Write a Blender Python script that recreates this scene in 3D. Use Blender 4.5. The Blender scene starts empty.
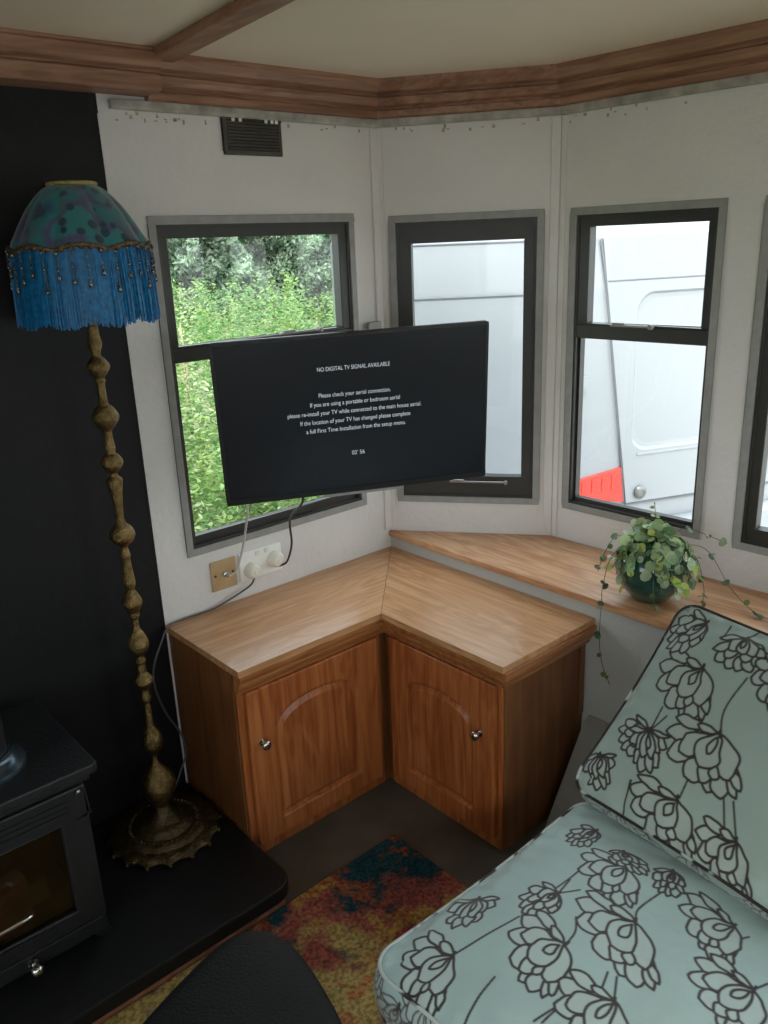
import bpy, bmesh, math, random
import numpy as np
from mathutils import Vector, Matrix, noise as mnoise
random.seed(7); rng = np.random.default_rng(7)
SC = bpy.context.scene; COL = SC.collection
PI = math.pi
def V(*a): return Vector(a)

# ------------------------------------------------------------------ materials
def newmat(name):
    m = bpy.data.materials.new(name); m.use_nodes = True
    nt = m.node_tree; b = nt.nodes['Principled BSDF']
    return m, nt, b
def N(nt, t, **k):
    n = nt.nodes.new(t)
    for a, v in k.items():
        if a.startswith('i_'): n.inputs[a[2:].replace('_', ' ')].default_value = v
        else: setattr(n, a, v)
    return n
def rgb(c): return (c[0], c[1], c[2], 1)
def plain(name, c, rough=.5, metal=0., var=.08, scale=12., bump=0., bscale=60., spec=.5, coat=0.):
    m, nt, b = newmat(name)
    tc = N(nt, 'ShaderNodeTexCoord'); nz = N(nt, 'ShaderNodeTexNoise'); nz.inputs['Scale'].default_value = scale
    nz.inputs['Detail'].default_value = 5
    nt.links.new(tc.outputs['Object'], nz.inputs['Vector'])
    r = N(nt, 'ShaderNodeValToRGB'); r.color_ramp.elements[0].position = .3; r.color_ramp.elements[1].position = .7
    r.color_ramp.elements[0].color = rgb([x*(1-var) for x in c]); r.color_ramp.elements[1].color = rgb([min(1, x*(1+var)) for x in c])
    nt.links.new(nz.outputs[0], r.inputs[0]); nt.links.new(r.outputs[0], b.inputs['Base Color'])
    b.inputs['Roughness'].default_value = rough; b.inputs['Metallic'].default_value = metal
    b.inputs['Specular IOR Level'].default_value = spec; b.inputs['Coat Weight'].default_value = coat
    if bump:
        n2 = N(nt, 'ShaderNodeTexNoise'); n2.inputs['Scale'].default_value = bscale; n2.inputs['Detail'].default_value = 6
        nt.links.new(tc.outputs['Object'], n2.inputs['Vector'])
        bp = N(nt, 'ShaderNodeBump'); bp.inputs['Strength'].default_value = bump; bp.inputs['Distance'].default_value = .01
        nt.links.new(n2.outputs[0], bp.inputs['Height']); nt.links.new(bp.outputs[0], b.inputs['Normal'])
    return m
def wood(name, cols, axis=2, rough=.4, scale=(55, 55, 3.0), coat=.0, big=5., spec=.5):
    """grain runs along axis; cols = dark, mid, light"""
    m, nt, b = newmat(name)
    tc = N(nt, 'ShaderNodeTexCoord'); mp = N(nt, 'ShaderNodeMapping')
    s = list(scale); sc = [s[0]]*3; sc[axis] = s[2]
    mp.inputs['Scale'].default_value = sc
    nt.links.new(tc.outputs['Object'], mp.inputs['Vector'])
    n1 = N(nt, 'ShaderNodeTexNoise'); n1.inputs['Scale'].default_value = 1.; n1.inputs['Detail'].default_value = 6; n1.inputs['Roughness'].default_value = .6
    n1.inputs['Distortion'].default_value = .6
    nt.links.new(mp.outputs[0], n1.inputs['Vector'])
    mp2 = N(nt, 'ShaderNodeMapping'); sc2 = [big*2.2]*3; sc2[axis] = big*.35; mp2.inputs['Scale'].default_value = sc2
    nt.links.new(tc.outputs['Object'], mp2.inputs['Vector'])
    n2 = N(nt, 'ShaderNodeTexNoise'); n2.inputs['Scale'].default_value = 1.; n2.inputs['Detail'].default_value = 3; n2.inputs['Distortion'].default_value = 1.2
    nt.links.new(mp2.outputs[0], n2.inputs['Vector'])
    wv = N(nt, 'ShaderNodeMath', operation='MULTIPLY'); wv.inputs[1].default_value = 34.
    nt.links.new(n2.outputs[0], wv.inputs[0])
    sn = N(nt, 'ShaderNodeMath', operation='SINE'); nt.links.new(wv.outputs[0], sn.inputs[0])
    sm = N(nt, 'ShaderNodeMath', operation='MULTIPLY_ADD'); sm.inputs[1].default_value = .09; nt.links.new(sn.outputs[0], sm.inputs[0])
    nt.links.new(n1.outputs[0], sm.inputs[2])
    r = N(nt, 'ShaderNodeValToRGB'); e = r.color_ramp.elements
    e[0].position = .33; e[0].color = rgb(cols[0]); e[1].position = .68; e[1].color = rgb(cols[2])
    k = e.new(.5); k.color = rgb(cols[1])
    nt.links.new(sm.outputs[0], r.inputs[0]); nt.links.new(r.outputs[0], b.inputs['Base Color'])
    b.inputs['Roughness'].default_value = rough; b.inputs['Coat Weight'].default_value = coat; b.inputs['Coat Roughness'].default_value = .25
    b.inputs['Specular IOR Level'].default_value = spec
    bp = N(nt, 'ShaderNodeBump'); bp.inputs['Strength'].default_value = .06; bp.inputs['Distance'].default_value = .004
    nt.links.new(n1.outputs[0], bp.inputs['Height']); nt.links.new(bp.outputs[0], b.inputs['Normal'])
    return m
def emis(name, c, s):
    m, nt, b = newmat(name); b.inputs['Base Color'].default_value = rgb(c); b.inputs['Emission Color'].default_value = rgb(c)
    b.inputs['Emission Strength'].default_value = s; b.inputs['Roughness'].default_value = .6
    return m

M = {}
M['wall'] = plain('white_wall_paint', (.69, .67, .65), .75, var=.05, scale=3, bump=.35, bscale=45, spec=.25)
M['black_wall'] = plain('black_wall_paint', (.0045, .0045, .0048), .6, var=.15, scale=5, bump=.2, bscale=40, spec=.3)
M['ceiling'] = plain('cream_ceiling_paint', (.78, .68, .54), .55, var=.06, scale=1.6, spec=.3)
M['cornice'] = wood('cornice_wood', ((.22, .105, .062), (.30, .155, .095), (.37, .20, .13)), 0, .45, (40, 40, 3))
M['cornice_y'] = wood('cornice_wood_y', ((.22, .105, .062), (.30, .155, .095), (.37, .20, .13)), 1, .45, (40, 40, 3))
M['soffit'] = wood('soffit_wood', ((.06, .028, .014), (.09, .042, .02), (.12, .06, .03)), 0, .5)
M['top_x'] = wood('worktop_wood_x', ((.43, .205, .085), (.50, .255, .115), (.58, .32, .155)), 0, .27, (42, 42, 2.4), coat=.1)
M['top_y'] = wood('worktop_wood_y', ((.43, .205, .085), (.50, .255, .115), (.58, .32, .155)), 1, .27, (42, 42, 2.4), coat=.1)
M['ledge'] = wood('ledge_wood', ((.40, .18, .08), (.50, .26, .13), (.60, .34, .18)), 1, .38, (30, 30, 3), coat=.1)
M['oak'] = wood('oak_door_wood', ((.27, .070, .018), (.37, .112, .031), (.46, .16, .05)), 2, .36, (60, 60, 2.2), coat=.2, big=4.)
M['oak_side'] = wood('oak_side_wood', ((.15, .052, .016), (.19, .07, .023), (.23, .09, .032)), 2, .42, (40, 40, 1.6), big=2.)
M['oak_x'] = wood('oak_edge_wood', ((.26, .085, .025), (.34, .125, .04), (.42, .17, .06)), 0, .3, (50, 50, 3), coat=.25)
M['bronze'] = plain('bronze_window_frame', (.030, .028, .024), .42, var=.1, scale=20, spec=.5)
M['grey_trim'] = plain('grey_window_trim', (.29, .29, .275), .5, var=.1, scale=30)
M['rail'] = plain('dull_rail', (.36, .34, .30), .5, var=.35, scale=22)
M['steel'] = plain('brushed_steel', (.55, .55, .56), .25, 1., var=.05)
M['chrome'] = plain('chrome', (.6, .58, .56), .14, 1., var=.03)
M['floor'] = plain('vinyl_floor', (.085, .075, .062), .5, var=.25, scale=9, bump=.1)
M['black_slab'] = plain('black_hearth_slab', (.006, .006, .0065), .55, var=.3, scale=14, bump=.3, bscale=30, spec=.35)
M['brick'] = plain('reddish_hearth_edge', (.38, .15, .09), .7, var=.4, scale=25, bump=.3)
M['iron'] = plain('stove_black_iron', (.009, .0095, .011), .5, var=.2, scale=30, bump=.25, bscale=120, spec=.5)
M['firebox'] = plain('sooty_firebox', (.15, .10, .07), .8, var=.7, scale=9, bump=.4)
M['brass'] = plain('antique_brass', (.22, .15, .062), .38, 1., var=.45, scale=60, bump=.55, bscale=230)
M['brass_dull'] = plain('dull_brass', (.13, .095, .05), .42, 1., var=.5, scale=50, bump=.6, bscale=200)
M['plastic'] = plain('white_plastic', (.86, .86, .84), .35, var=.03)
M['cream_plastic'] = plain('cream_plastic', (.80, .77, .66), .4, var=.03)
M['plate'] = plain('brass_socket_plate', (.50, .36, .20), .35, .35, var=.1, scale=30)
M['cable_dark'] = plain('dark_cable', (.03, .028, .03), .45)
M['cable_grey'] = plain('grey_cable', (.07, .07, .078), .4)
M['cable_white'] = plain('white_cable', (.55, .55, .50), .45)
M['tv_body'] = plain('tv_black_plastic', (.010, .011, .012), .35, var=.1)
M['vent'] = plain('brown_vent', (.06, .055, .045), .5, var=.2, scale=40)
M['leather'] = plain('black_upholstery', (.0045, .0045, .005), .62, var=.2, scale=50, bump=.3, bscale=180, spec=.3)
M['base_shade_paint'] = plain('grey_white_base_painted_shade', (.26, .255, .235), .6, var=.1, scale=4)  # tone lowered to paint in the shade beside the sofa
M['riser_shade'] = plain('riser_painted_shade', (.46, .455, .43), .75, var=.06, scale=4, bump=.2, bscale=40, spec=.2)  # white panel darkened, shade beneath the ledge is in the colour
M['van'] = plain('white_van_paint', (.31, .325, .345), .22, var=.01, scale=2, spec=.5)
M['van_seam'] = plain('van_rubber_seam', (.16, .17, .19), .6)
M['van_light'] = plain('red_tail_light', (.75, .035, .02), .12, var=.25, scale=60, coat=.5)
M['tyre'] = plain('tyre_rubber', (.02, .02, .02), .8)
M['lock'] = plain('grey_lock', (.22, .22, .22), .35, .6)
M['soil'] = plain('potting_soil', (.03, .02, .012), .9, var=.5, scale=80, bump=.6)
M['earth'] = plain('ground_grass', (.14, .20, .06), .9, var=.5, scale=3, bump=.5)
M['yard'] = plain('pale_bounce_gravel', (.46, .44, .40), .9, var=.25, scale=6, bump=.5)
M['stem'] = plain('plant_stem', (.10, .10, .035), .6)
M['bulb'] = plain('lamp_bulb', (.7, .7, .65), .3)

def glass_pane():
    m, nt, b = newmat('window_glass'); nt.nodes.remove(b)
    out = nt.nodes['Material Output']
    t = N(nt, 'ShaderNodeBsdfTransparent'); t.inputs[0].default_value = (.93, .95, .94, 1)
    g = N(nt, 'ShaderNodeBsdfGlossy'); g.inputs['Roughness'].default_value = .02
    f = N(nt, 'ShaderNodeFresnel'); f.inputs[0].default_value = 1.45
    x = N(nt, 'ShaderNodeMixShader')
    ge = N(nt, 'ShaderNodeNewGeometry'); iv = N(nt, 'ShaderNodeMath', operation='SUBTRACT'); iv.inputs[0].default_value = 1; nt.links.new(ge.outputs['Backfacing'], iv.inputs[1])
    mu = N(nt, 'ShaderNodeMath', operation='MULTIPLY'); nt.links.new(iv.outputs[0], mu.inputs[0]); nt.links.new(f.outputs[0], mu.inputs[1])
    nt.links.new(mu.outputs[0], x.inputs[0]); nt.links.new(t.outputs[0], x.inputs[1]); nt.links.new(g.outputs[0], x.inputs[2])
    nt.links.new(x.outputs[0], out.inputs[0]); return m
M['glass'] = glass_pane()
def stove_glass():
    m, nt, b = newmat('stove_glass'); nt.nodes.remove(b)
    out = nt.nodes['Material Output']
    t = N(nt, 'ShaderNodeBsdfTransparent'); t.inputs[0].default_value = (.62, .54, .44, 1)
    g = N(nt, 'ShaderNodeBsdfGlossy'); g.inputs['Roughness'].default_value = .15
    x = N(nt, 'ShaderNodeMixShader'); x.inputs[0].default_value = .07
    nt.links.new(t.outputs[0], x.inputs[1]); nt.links.new(g.outputs[0], x.inputs[2]); nt.links.new(x.outputs[0], out.inputs[0]); return m
M['stove_glass'] = stove_glass()
def pot_glass():
    m, nt, b = newmat('green_pot_glass')
    b.inputs['Base Color'].default_value = (.018, .075, .062, 1); b.inputs['Roughness'].default_value = .08
    b.inputs['Coat Weight'].default_value = .6; b.inputs['Transmission Weight'].default_value = .25
    tc = N(nt, 'ShaderNodeTexCoord'); nz = N(nt, 'ShaderNodeTexNoise'); nz.inputs['Scale'].default_value = 14
    nt.links.new(tc.outputs['Object'], nz.inputs['Vector'])
    r = N(nt, 'ShaderNodeValToRGB'); r.color_ramp.elements[0].color = (.010, .045, .045, 1); r.color_ramp.elements[1].color = (.035, .14, .10, 1)
    nt.links.new(nz.outputs[0], r.inputs[0]); nt.links.new(r.outputs[0], b.inputs['Base Color']); return m
M['pot'] = pot_glass()
def leafmat(name, rough=.5, trans=.35):
    m, nt, b = newmat(name)
    a = N(nt, 'ShaderNodeAttribute', attribute_name='tint')
    nt.links.new(a.outputs['Color'], b.inputs['Base Color']); b.inputs['Roughness'].default_value = rough
    out = nt.nodes['Material Output']
    tr = N(nt, 'ShaderNodeBsdfTranslucent'); nt.links.new(a.outputs['Color'], tr.inputs[0])
    x = N(nt, 'ShaderNodeMixShader'); x.inputs[0].default_value = trans
    nt.links.new(b.outputs[0], x.inputs[1]); nt.links.new(tr.outputs[0], x.inputs[2]); nt.links.new(x.outputs[0], out.inputs[0])
    return m
M['leaf'] = leafmat('pot_plant_leaf', .35, .25)
M['wild'] = leafmat('wild_leaf', .6, .4)

def fabric(name, base, petal, line):
    m, nt, b = newmat(name)
    a = N(nt, 'ShaderNodeAttribute', attribute_name='print')
    sp = N(nt, 'ShaderNodeSeparateColor'); nt.links.new(a.outputs['Color'], sp.inputs[0])
    x1 = N(nt, 'ShaderNodeMix', data_type='RGBA'); x1.inputs[6].default_value = rgb(base); x1.inputs[7].default_value = rgb(petal)
    nt.links.new(sp.outputs[1], x1.inputs[0])
    x2 = N(nt, 'ShaderNodeMix', data_type='RGBA'); x2.inputs[7].default_value = rgb(line)
    nt.links.new(sp.outputs[0], x2.inputs[0]); nt.links.new(x1.outputs[2], x2.inputs[6])
    nt.links.new(x2.outputs[2], b.inputs['Base Color'])
    b.inputs['Roughness'].default_value = .55; b.inputs['Sheen Weight'].default_value = .25; b.inputs['Specular IOR Level'].default_value = .35
    tc = N(nt, 'ShaderNodeTexCoord'); nz = N(nt, 'ShaderNodeTexNoise'); nz.inputs['Scale'].default_value = 9; nz.inputs['Detail'].default_value = 3
    nt.links.new(tc.outputs['Object'], nz.inputs['Vector'])
    bp = N(nt, 'ShaderNodeBump'); bp.inputs['Strength'].default_value = .5; bp.inputs['Distance'].default_value = .02
    nt.links.new(nz.outputs[0], bp.inputs['Height']); nt.links.new(bp.outputs[0], b.inputs['Normal'])
    return m
LINE = (.020, .013, .011)
M['cloth'] = fabric('turquoise_flower_cloth', (.30, .405, .40), (.345, .425, .42), LINE)
M['cloth_b'] = fabric('grey_green_flower_cloth', (.285, .36, .325), (.33, .385, .355), LINE)
def pipingmat(name, thr):
    m, nt, b = newmat(name)
    tc = N(nt, 'ShaderNodeTexCoord'); nz = N(nt, 'ShaderNodeTexNoise'); nz.inputs['Scale'].default_value = 16
    nt.links.new(tc.outputs['Object'], nz.inputs['Vector'])
    r = N(nt, 'ShaderNodeValToRGB'); r.color_ramp.elements[0].position = thr-.03; r.color_ramp.elements[1].position = thr+.03
    r.color_ramp.elements[0].color = rgb(LINE); r.color_ramp.elements[1].color = (.40, .44, .43, 1)
    nt.links.new(nz.outputs[0], r.inputs[0]); nt.links.new(r.outputs[0], b.inputs['Base Color']); b.inputs['Roughness'].default_value = .6
    return m
M['pipe_light'] = pipingmat('printed_piping', .42)
M['pipe_dark'] = pipingmat('dark_piping', .60)

def shademat():
    m, nt, b = newmat('lamp_shade_cloth')
    tc = N(nt, 'ShaderNodeTexCoord')
    n1 = N(nt, 'ShaderNodeTexNoise'); n1.inputs['Scale'].default_value = 9; n1.inputs['Detail'].default_value = 2
    nt.links.new(tc.outputs['Object'], n1.inputs['Vector'])
    r = N(nt, 'ShaderNodeValToRGB'); e = r.color_ramp.elements
    e[0].position = .35; e[0].color = (.008, .06, .15, 1); e[1].position = .68; e[1].color = (.02, .17, .17, 1)
    k = e.new(.45); k.color = (.01, .17, .17, 1); k = e.new(.55); k.color = (.07, .05, .13, 1); k = e.new(.61); k.color = (.015, .18, .20, 1)
    nt.links.new(n1.outputs[0], r.inputs[0])
    vo = N(nt, 'ShaderNodeTexVoronoi'); vo.inputs['Scale'].default_value = 30
    nt.links.new(tc.outputs['Object'], vo.inputs['Vector'])
    r2 = N(nt, 'ShaderNodeValToRGB'); r2.color_ramp.elements[0].position = .28; r2.color_ramp.elements[1].position = .36
    nt.links.new(vo.outputs['Distance'], r2.inputs[0])
    x = N(nt, 'ShaderNodeMix', data_type='RGBA'); x.inputs[6].default_value = (.006, .035, .06, 1)
    nt.links.new(r2.outputs[0], x.inputs[0]); nt.links.new(r.outputs[0], x.inputs[7])
    nt.links.new(x.outputs[2], b.inputs['Base Color']); b.inputs['Roughness'].default_value = .4; b.inputs['Sheen Weight'].default_value = .3
    return m
M['shade'] = shademat()
M['fringe'] = plain('blue_fringe', (.002, .14, .34), .5, var=.45, scale=90)
M['braid'] = plain('gold_braid', (.12, .075, .03), .5, .3, var=.7, scale=120)
M['gold_trim'] = plain('gold_trim', (.33, .26, .08), .5, var=.4, scale=90)
M['bead'] = plain('glass_beads', (.14, .15, .15), .12, .7, var=.8, scale=200)

def rugmat():
    m, nt, b = newmat('abstract_rug')
    tc = N(nt, 'ShaderNodeTexCoord'); mp = N(nt, 'ShaderNodeMapping'); nt.links.new(tc.outputs['Object'], mp.inputs['Vector'])
    n1 = N(nt, 'ShaderNodeTexNoise'); n1.inputs['Scale'].default_value = 7; n1.inputs['Detail'].default_value = 7; n1.inputs['Roughness'].default_value = .65; n1.inputs['Distortion'].default_value = .5
    nt.links.new(mp.outputs[0], n1.inputs['Vector'])
    def ramp(l):
        r = N(nt, 'ShaderNodeValToRGB'); e = r.color_ramp.elements
        e[0].position, e[0].color = l[0][0], rgb(l[0][1]); e[1].position, e[1].color = l[-1][0], rgb(l[-1][1])
        for p, c in l[1:-1]: k = e.new(p); k.color = rgb(c)
        nt.links.new(n1.outputs[0], r.inputs[0]); return r
    ra = ramp([(.38, (.012, .05, .065)), (.49, (.02, .07, .085)), (.52, (.24, .06, .035)), (.58, (.30, .10, .05)), (.66, (.03, .06, .075))])
    rb = ramp([(.34, (.05, .06, .06)), (.43, (.32, .08, .06)), (.5, (.36, .12, .09)), (.56, (.46, .30, .06)), (.64, (.30, .05, .05))])
    rc = ramp([(.34, (.12, .09, .12)), (.43, (.38, .27, .09)), (.52, (.46, .35, .13)), (.58, (.42, .15, .06)), (.66, (.50, .46, .38))])
    # zones: dark teal at the cabinet end, red in the middle, yellow nearer the stool
    n2 = N(nt, 'ShaderNodeTexNoise'); n2.inputs['Scale'].default_value = 6; n2.inputs['Detail'].default_value = 6
    nt.links.new(tc.outputs['Object'], n2.inputs['Vector'])
    dt = N(nt, 'ShaderNodeVectorMath', operation='DOT_PRODUCT'); dt.inputs[1].default_value = (-.75, -1.0, 0)
    nt.links.new(tc.outputs['Object'], dt.inputs[0])
    ad = N(nt, 'ShaderNodeMath', operation='MULTIPLY_ADD'); ad.inputs[1].default_value = 1.3
    nt.links.new(n2.outputs[0], ad.inputs[0]); nt.links.new(dt.outputs['Value'], ad.inputs[2])
    def mr(lo, hi):
        x = N(nt, 'ShaderNodeMapRange'); x.inputs[1].default_value = lo; x.inputs[2].default_value = hi; nt.links.new(ad.outputs[0], x.inputs[0]); return x
    m1, m2 = mr(1.85, 1.95), mr(2.10, 2.22)
    x1 = N(nt, 'ShaderNodeMix', data_type='RGBA'); nt.links.new(m1.outputs[0], x1.inputs[0]); nt.links.new(ra.outputs[0], x1.inputs[6]); nt.links.new(rb.outputs[0], x1.inputs[7])
    x2 = N(nt, 'ShaderNodeMix', data_type='RGBA'); nt.links.new(m2.outputs[0], x2.inputs[0]); nt.links.new(x1.outputs[2], x2.inputs[6]); nt.links.new(rc.outputs[0], x2.inputs[7])
    n3 = N(nt, 'ShaderNodeTexNoise'); n3.inputs['Scale'].default_value = 90; nt.links.new(tc.outputs['Object'], n3.inputs['Vector'])
    x3 = N(nt, 'ShaderNodeMix', data_type='RGBA', blend_type='MULTIPLY'); x3.inputs[0].default_value = .8
    r3 = N(nt, 'ShaderNodeValToRGB'); r3.color_ramp.elements[0].position = .35; r3.color_ramp.elements[1].position = .6; r3.color_ramp.elements[0].color = (.35, .35, .35, 1)
    nt.links.new(n3.outputs[0], r3.inputs[0]); nt.links.new(x2.outputs[2], x3.inputs[6]); nt.links.new(r3.outputs[0], x3.inputs[7])
    nt.links.new(x3.outputs[2], b.inputs['Base Color']); b.inputs['Roughness'].default_value = .95; b.inputs['Specular IOR Level'].default_value = .1
    bp = N(nt, 'ShaderNodeBump'); bp.inputs['Strength'].default_value = .5; bp.inputs['Distance'].default_value = .01
    nt.links.new(n3.outputs[0], bp.inputs['Height']); nt.links.new(bp.outputs[0], b.inputs['Normal'])
    return m
M['rug'] = rugmat()
def screenmat():
    m, nt, b = newmat('tv_screen')
    b.inputs['Base Color'].default_value = (.006, .007, .009, 1); b.inputs['Roughness'].default_value = .22
    b.inputs['Emission Color'].default_value = (.55, .75, 1, 1); b.inputs['Emission Strength'].default_value = .0012
    b.inputs['Specular IOR Level'].default_value = .45
    return m
M['screen'] = screenmat()
M['text'] = emis('screen_text', (.72, .78, .86), .05)

# ------------------------------------------------------------------ object helpers
LOCM = {}
def link(o, parent=None):
    COL.objects.link(o)
    if parent is not None:
        o.parent = parent
        o.matrix_parent_inverse = LOCM.get(parent.name, Matrix.Identity(4)).inverted()
    return o
def thing(name, label, cat, loc=(0, 0, 0), group=None, kind=None):
    o = bpy.data.objects.new(name, None); o.location = loc; o.empty_display_size = .1
    LOCM[o.name] = Matrix.Translation(Vector(loc)); COL.objects.link(o)
    o['label'] = label
    if cat: o['category'] = cat
    if group: o['group'] = group
    if kind: o['kind'] = kind
    return o
def tag(o, label, cat=None, group=None, kind=None):
    if label: o['label'] = label
    if cat: o['category'] = cat
    if group: o['group'] = group
    if kind: o['kind'] = kind
    return o
class MB:
    def __init__(s): s.v = []; s.f = []
    def add(s, vs, fs):
        k = len(s.v); s.v += [tuple(x) for x in vs]; s.f += [tuple(i+k for i in f) for f in fs]; return s
    def box(s, x0, x1, y0, y1, z0, z1, fn=None):
        P = [(x, y, z) for z in (z0, z1) for y in (y0, y1) for x in (x0, x1)]
        if fn: P = [fn(*p) for p in P]
        return s.add(P, [(0, 2, 3, 1), (4, 5, 7, 6), (0, 1, 5, 4), (2, 6, 7, 3), (0, 4, 6, 2), (1, 3, 7, 5)])
    def prism(s, pts, z0, z1, fn=None):
        n = len(pts); P = [(x, y, z0) for x, y in pts]+[(x, y, z1) for x, y in pts]
        if fn: P = [fn(*p) for p in P]
        return s.add(P, [tuple(range(n-1, -1, -1)), tuple(range(n, 2*n))]+[(i, (i+1) % n, n+(i+1) % n, n+i) for i in range(n)])
    def tube(s, pts, r, seg=8, closed=False, caps=True):
        pts = [Vector(p) for p in pts]; n = len(pts); rr = r if isinstance(r, (list, tuple)) else [r]*n
        T = []
        for i in range(n):
            a = pts[(i-1) % n] if closed or i > 0 else pts[i]; b = pts[(i+1) % n] if closed or i < n-1 else pts[i]
            T.append((b-a).normalized())
        up = Vector((0, 0, 1)) if abs(T[0].z) < .9 else Vector((1, 0, 0))
        u = T[0].cross(up).normalized(); vs = []
        for i in range(n):
            u = (u - T[i]*u.dot(T[i])).normalized(); w = T[i].cross(u)
            for j in range(seg):
                a = 2*PI*j/seg; vs.append(pts[i]+(u*math.cos(a)+w*math.sin(a))*rr[i])
        fs = []
        for i in range(n if closed else n-1):
            for j in range(seg):
                a = i*seg+j; b = i*seg+(j+1) % seg; c = ((i+1) % n)*seg
                fs.append((a, b, c+(j+1) % seg, c+j))
        if caps and not closed: fs += [tuple(range(seg-1, -1, -1)), tuple(range((n-1)*seg, n*seg))]
        return s.add(vs, fs)
    def lathe(s, prof, c, seg=32, axis=None, rf=None):
        """prof [(r, h)]; c centre; axis direction (default z)"""
        ax = Vector(axis).normalized() if axis else Vector((0, 0, 1)); c = Vector(c)
        u = ax.orthogonal().normalized() if axis else Vector((1, 0, 0)); w = ax.cross(u)
        vs = []; n = len(prof)
        for r, h in prof:
            for j in range(seg):
                a = 2*PI*j/seg; q = r*(rf(a, h) if rf else 1)
                vs.append(c+ax*h+(u*math.cos(a)+w*math.sin(a))*q)
        fs = [(i*seg+j, i*seg+(j+1) % seg, (i+1)*seg+(j+1) % seg, (i+1)*seg+j) for i in range(n-1) for j in range(seg)]
        if prof[0][0] > 1e-5: fs.append(tuple(range(seg-1, -1, -1)))
        if prof[-1][0] > 1e-5: fs.append(tuple(range((n-1)*seg, n*seg)))
        return s.add(vs, fs)
    def sphere(s, c, r, seg=12, sz=1.):
        m = max(5, seg//2)
        return s.lathe([(max(1e-6, r*math.sin(PI*i/m)), -r*sz*math.cos(PI*i/m)) for i in range(m+1)], c, seg)
    def build(s, name, mat, parent=None, smooth=False, bevel=0., angle=None):
        me = bpy.data.meshes.new(name); me.from_pydata(s.v, [], s.f); me.validate(); me.update()
        bm = bmesh.new(); bm.from_mesh(me); bmesh.ops.remove_doubles(bm, verts=bm.verts, dist=1e-6)
        bmesh.ops.recalc_face_normals(bm, faces=bm.faces); bm.to_mesh(me); bm.free()
        o = bpy.data.objects.new(name, me); me.materials.append(M[mat] if isinstance(mat, str) else mat)
        if smooth:
            for p in me.polygons: p.use_smooth = True
            if angle:
                try: me.set_sharp_from_angle(angle=math.radians(angle))
                except Exception: pass
        if bevel:
            b = o.modifiers.new('Bevel', 'BEVEL'); b.width = bevel; b.segments = 2; b.limit_method = 'ANGLE'; b.angle_limit = math.radians(40)
        link(o, parent); return o
def catmull(P, n=8):
    P = [Vector(p) for p in P]; Q = [P[0]*2-P[1]]+P+[P[-1]*2-P[-2]]; out = []
    for i in range(1, len(Q)-2):
        a, b, c, d = Q[i-1:i+3]
        for k in range(n):
            t = k/n; out.append(.5*((2*b)+(c-a)*t+(2*a-5*b+4*c-d)*t*t+(3*b-a-3*c+d)*t**3))
    out.append(P[-1]); return out
def sweep(path, prof, closed=False):
    """path [(x,y)] , prof [(offset to the right-hand side, z)] -> MB"""
    n = len(path); P = [Vector(p) for p in path]; mb = MB(); rings = []
    for i in range(n):
        d0 = (P[i]-P[i-1]).normalized() if i > 0 else (P[1]-P[0]).normalized()
        d1 = (P[i+1]-P[i]).normalized() if i < n-1 else d0
        n0 = Vector((d0.y, -d0.x)); n1 = Vector((d1.y, -d1.x)); m = (n0+n1).normalized(); k = 1/max(.3, m.dot(n0))
        rings.append([(P[i].x+m.x*o*k, P[i].y+m.y*o*k, z) for o, z in prof])
    q = len(prof); vs = [v for r in rings for v in r]; fs = []
    for i in range(n-1):
        for j in range(q): fs.append((i*q+j, i*q+(j+1) % q, (i+1)*q+(j+1) % q, (i+1)*q+j))
    fs += [tuple(range(q)), tuple(range((n-1)*q, n*q))]
    return mb.add(vs, fs)
def holed_plate(name, outer, loops, fn, mat, parent, back, smooth=False):
    """outer: [(a,z)] face outline at depth 0; loops: [( [(a,z)..], depth )..] nested, same count; last filled. back: thickness"""
    bm = bmesh.new()
    ov = [bm.verts.new(fn(a, z, 0)) for a, z in outer]; oe = [bm.edges.new((ov[i], ov[(i+1) % len(ov)])) for i in range(len(ov))]
    prev = None
    for k, (lp, d) in enumerate(loops):
        lv = [bm.verts.new(fn(a, z, d)) for a, z in lp]
        if k == 0:
            le = [bm.edges.new((lv[i], lv[(i+1) % len(lv)])) for i in range(len(lv))]
            bmesh.ops.triangle_fill(bm, use_beauty=True, use_dissolve=False, edges=oe+le)
        else:
            for i in range(len(lv)):
                j = (i+1) % len(lv); bm.faces.new((prev[i], prev[j], lv[j], lv[i]))
        prev = lv
    bm.faces.new(prev)
    bv = [bm.verts.new(fn(a, z, back)) for a, z in outer]
    for i in range(len(ov)):
        j = (i+1) % len(ov); bm.faces.new((ov[i], ov[j], bv[j], bv[i]))
    bm.faces.new(bv)
    bmesh.ops.recalc_face_normals(bm, faces=bm.faces)
    me = bpy.data.meshes.new(name); bm.to_mesh(me); bm.free(); me.materials.append(M[mat])
    o = bpy.data.objects.new(name, me)
    link(o, parent); return o
def frame_fn(O, u, n):
    O, u, n = Vector(O), Vector(u), Vector(n)
    return lambda a, z, d: tuple(O+u*a+Vector((0, 0, z))+n*d)
def struct(o, label=None):
    o['kind'] = 'structure'
    if label: o['label'] = label
    return o

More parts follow.
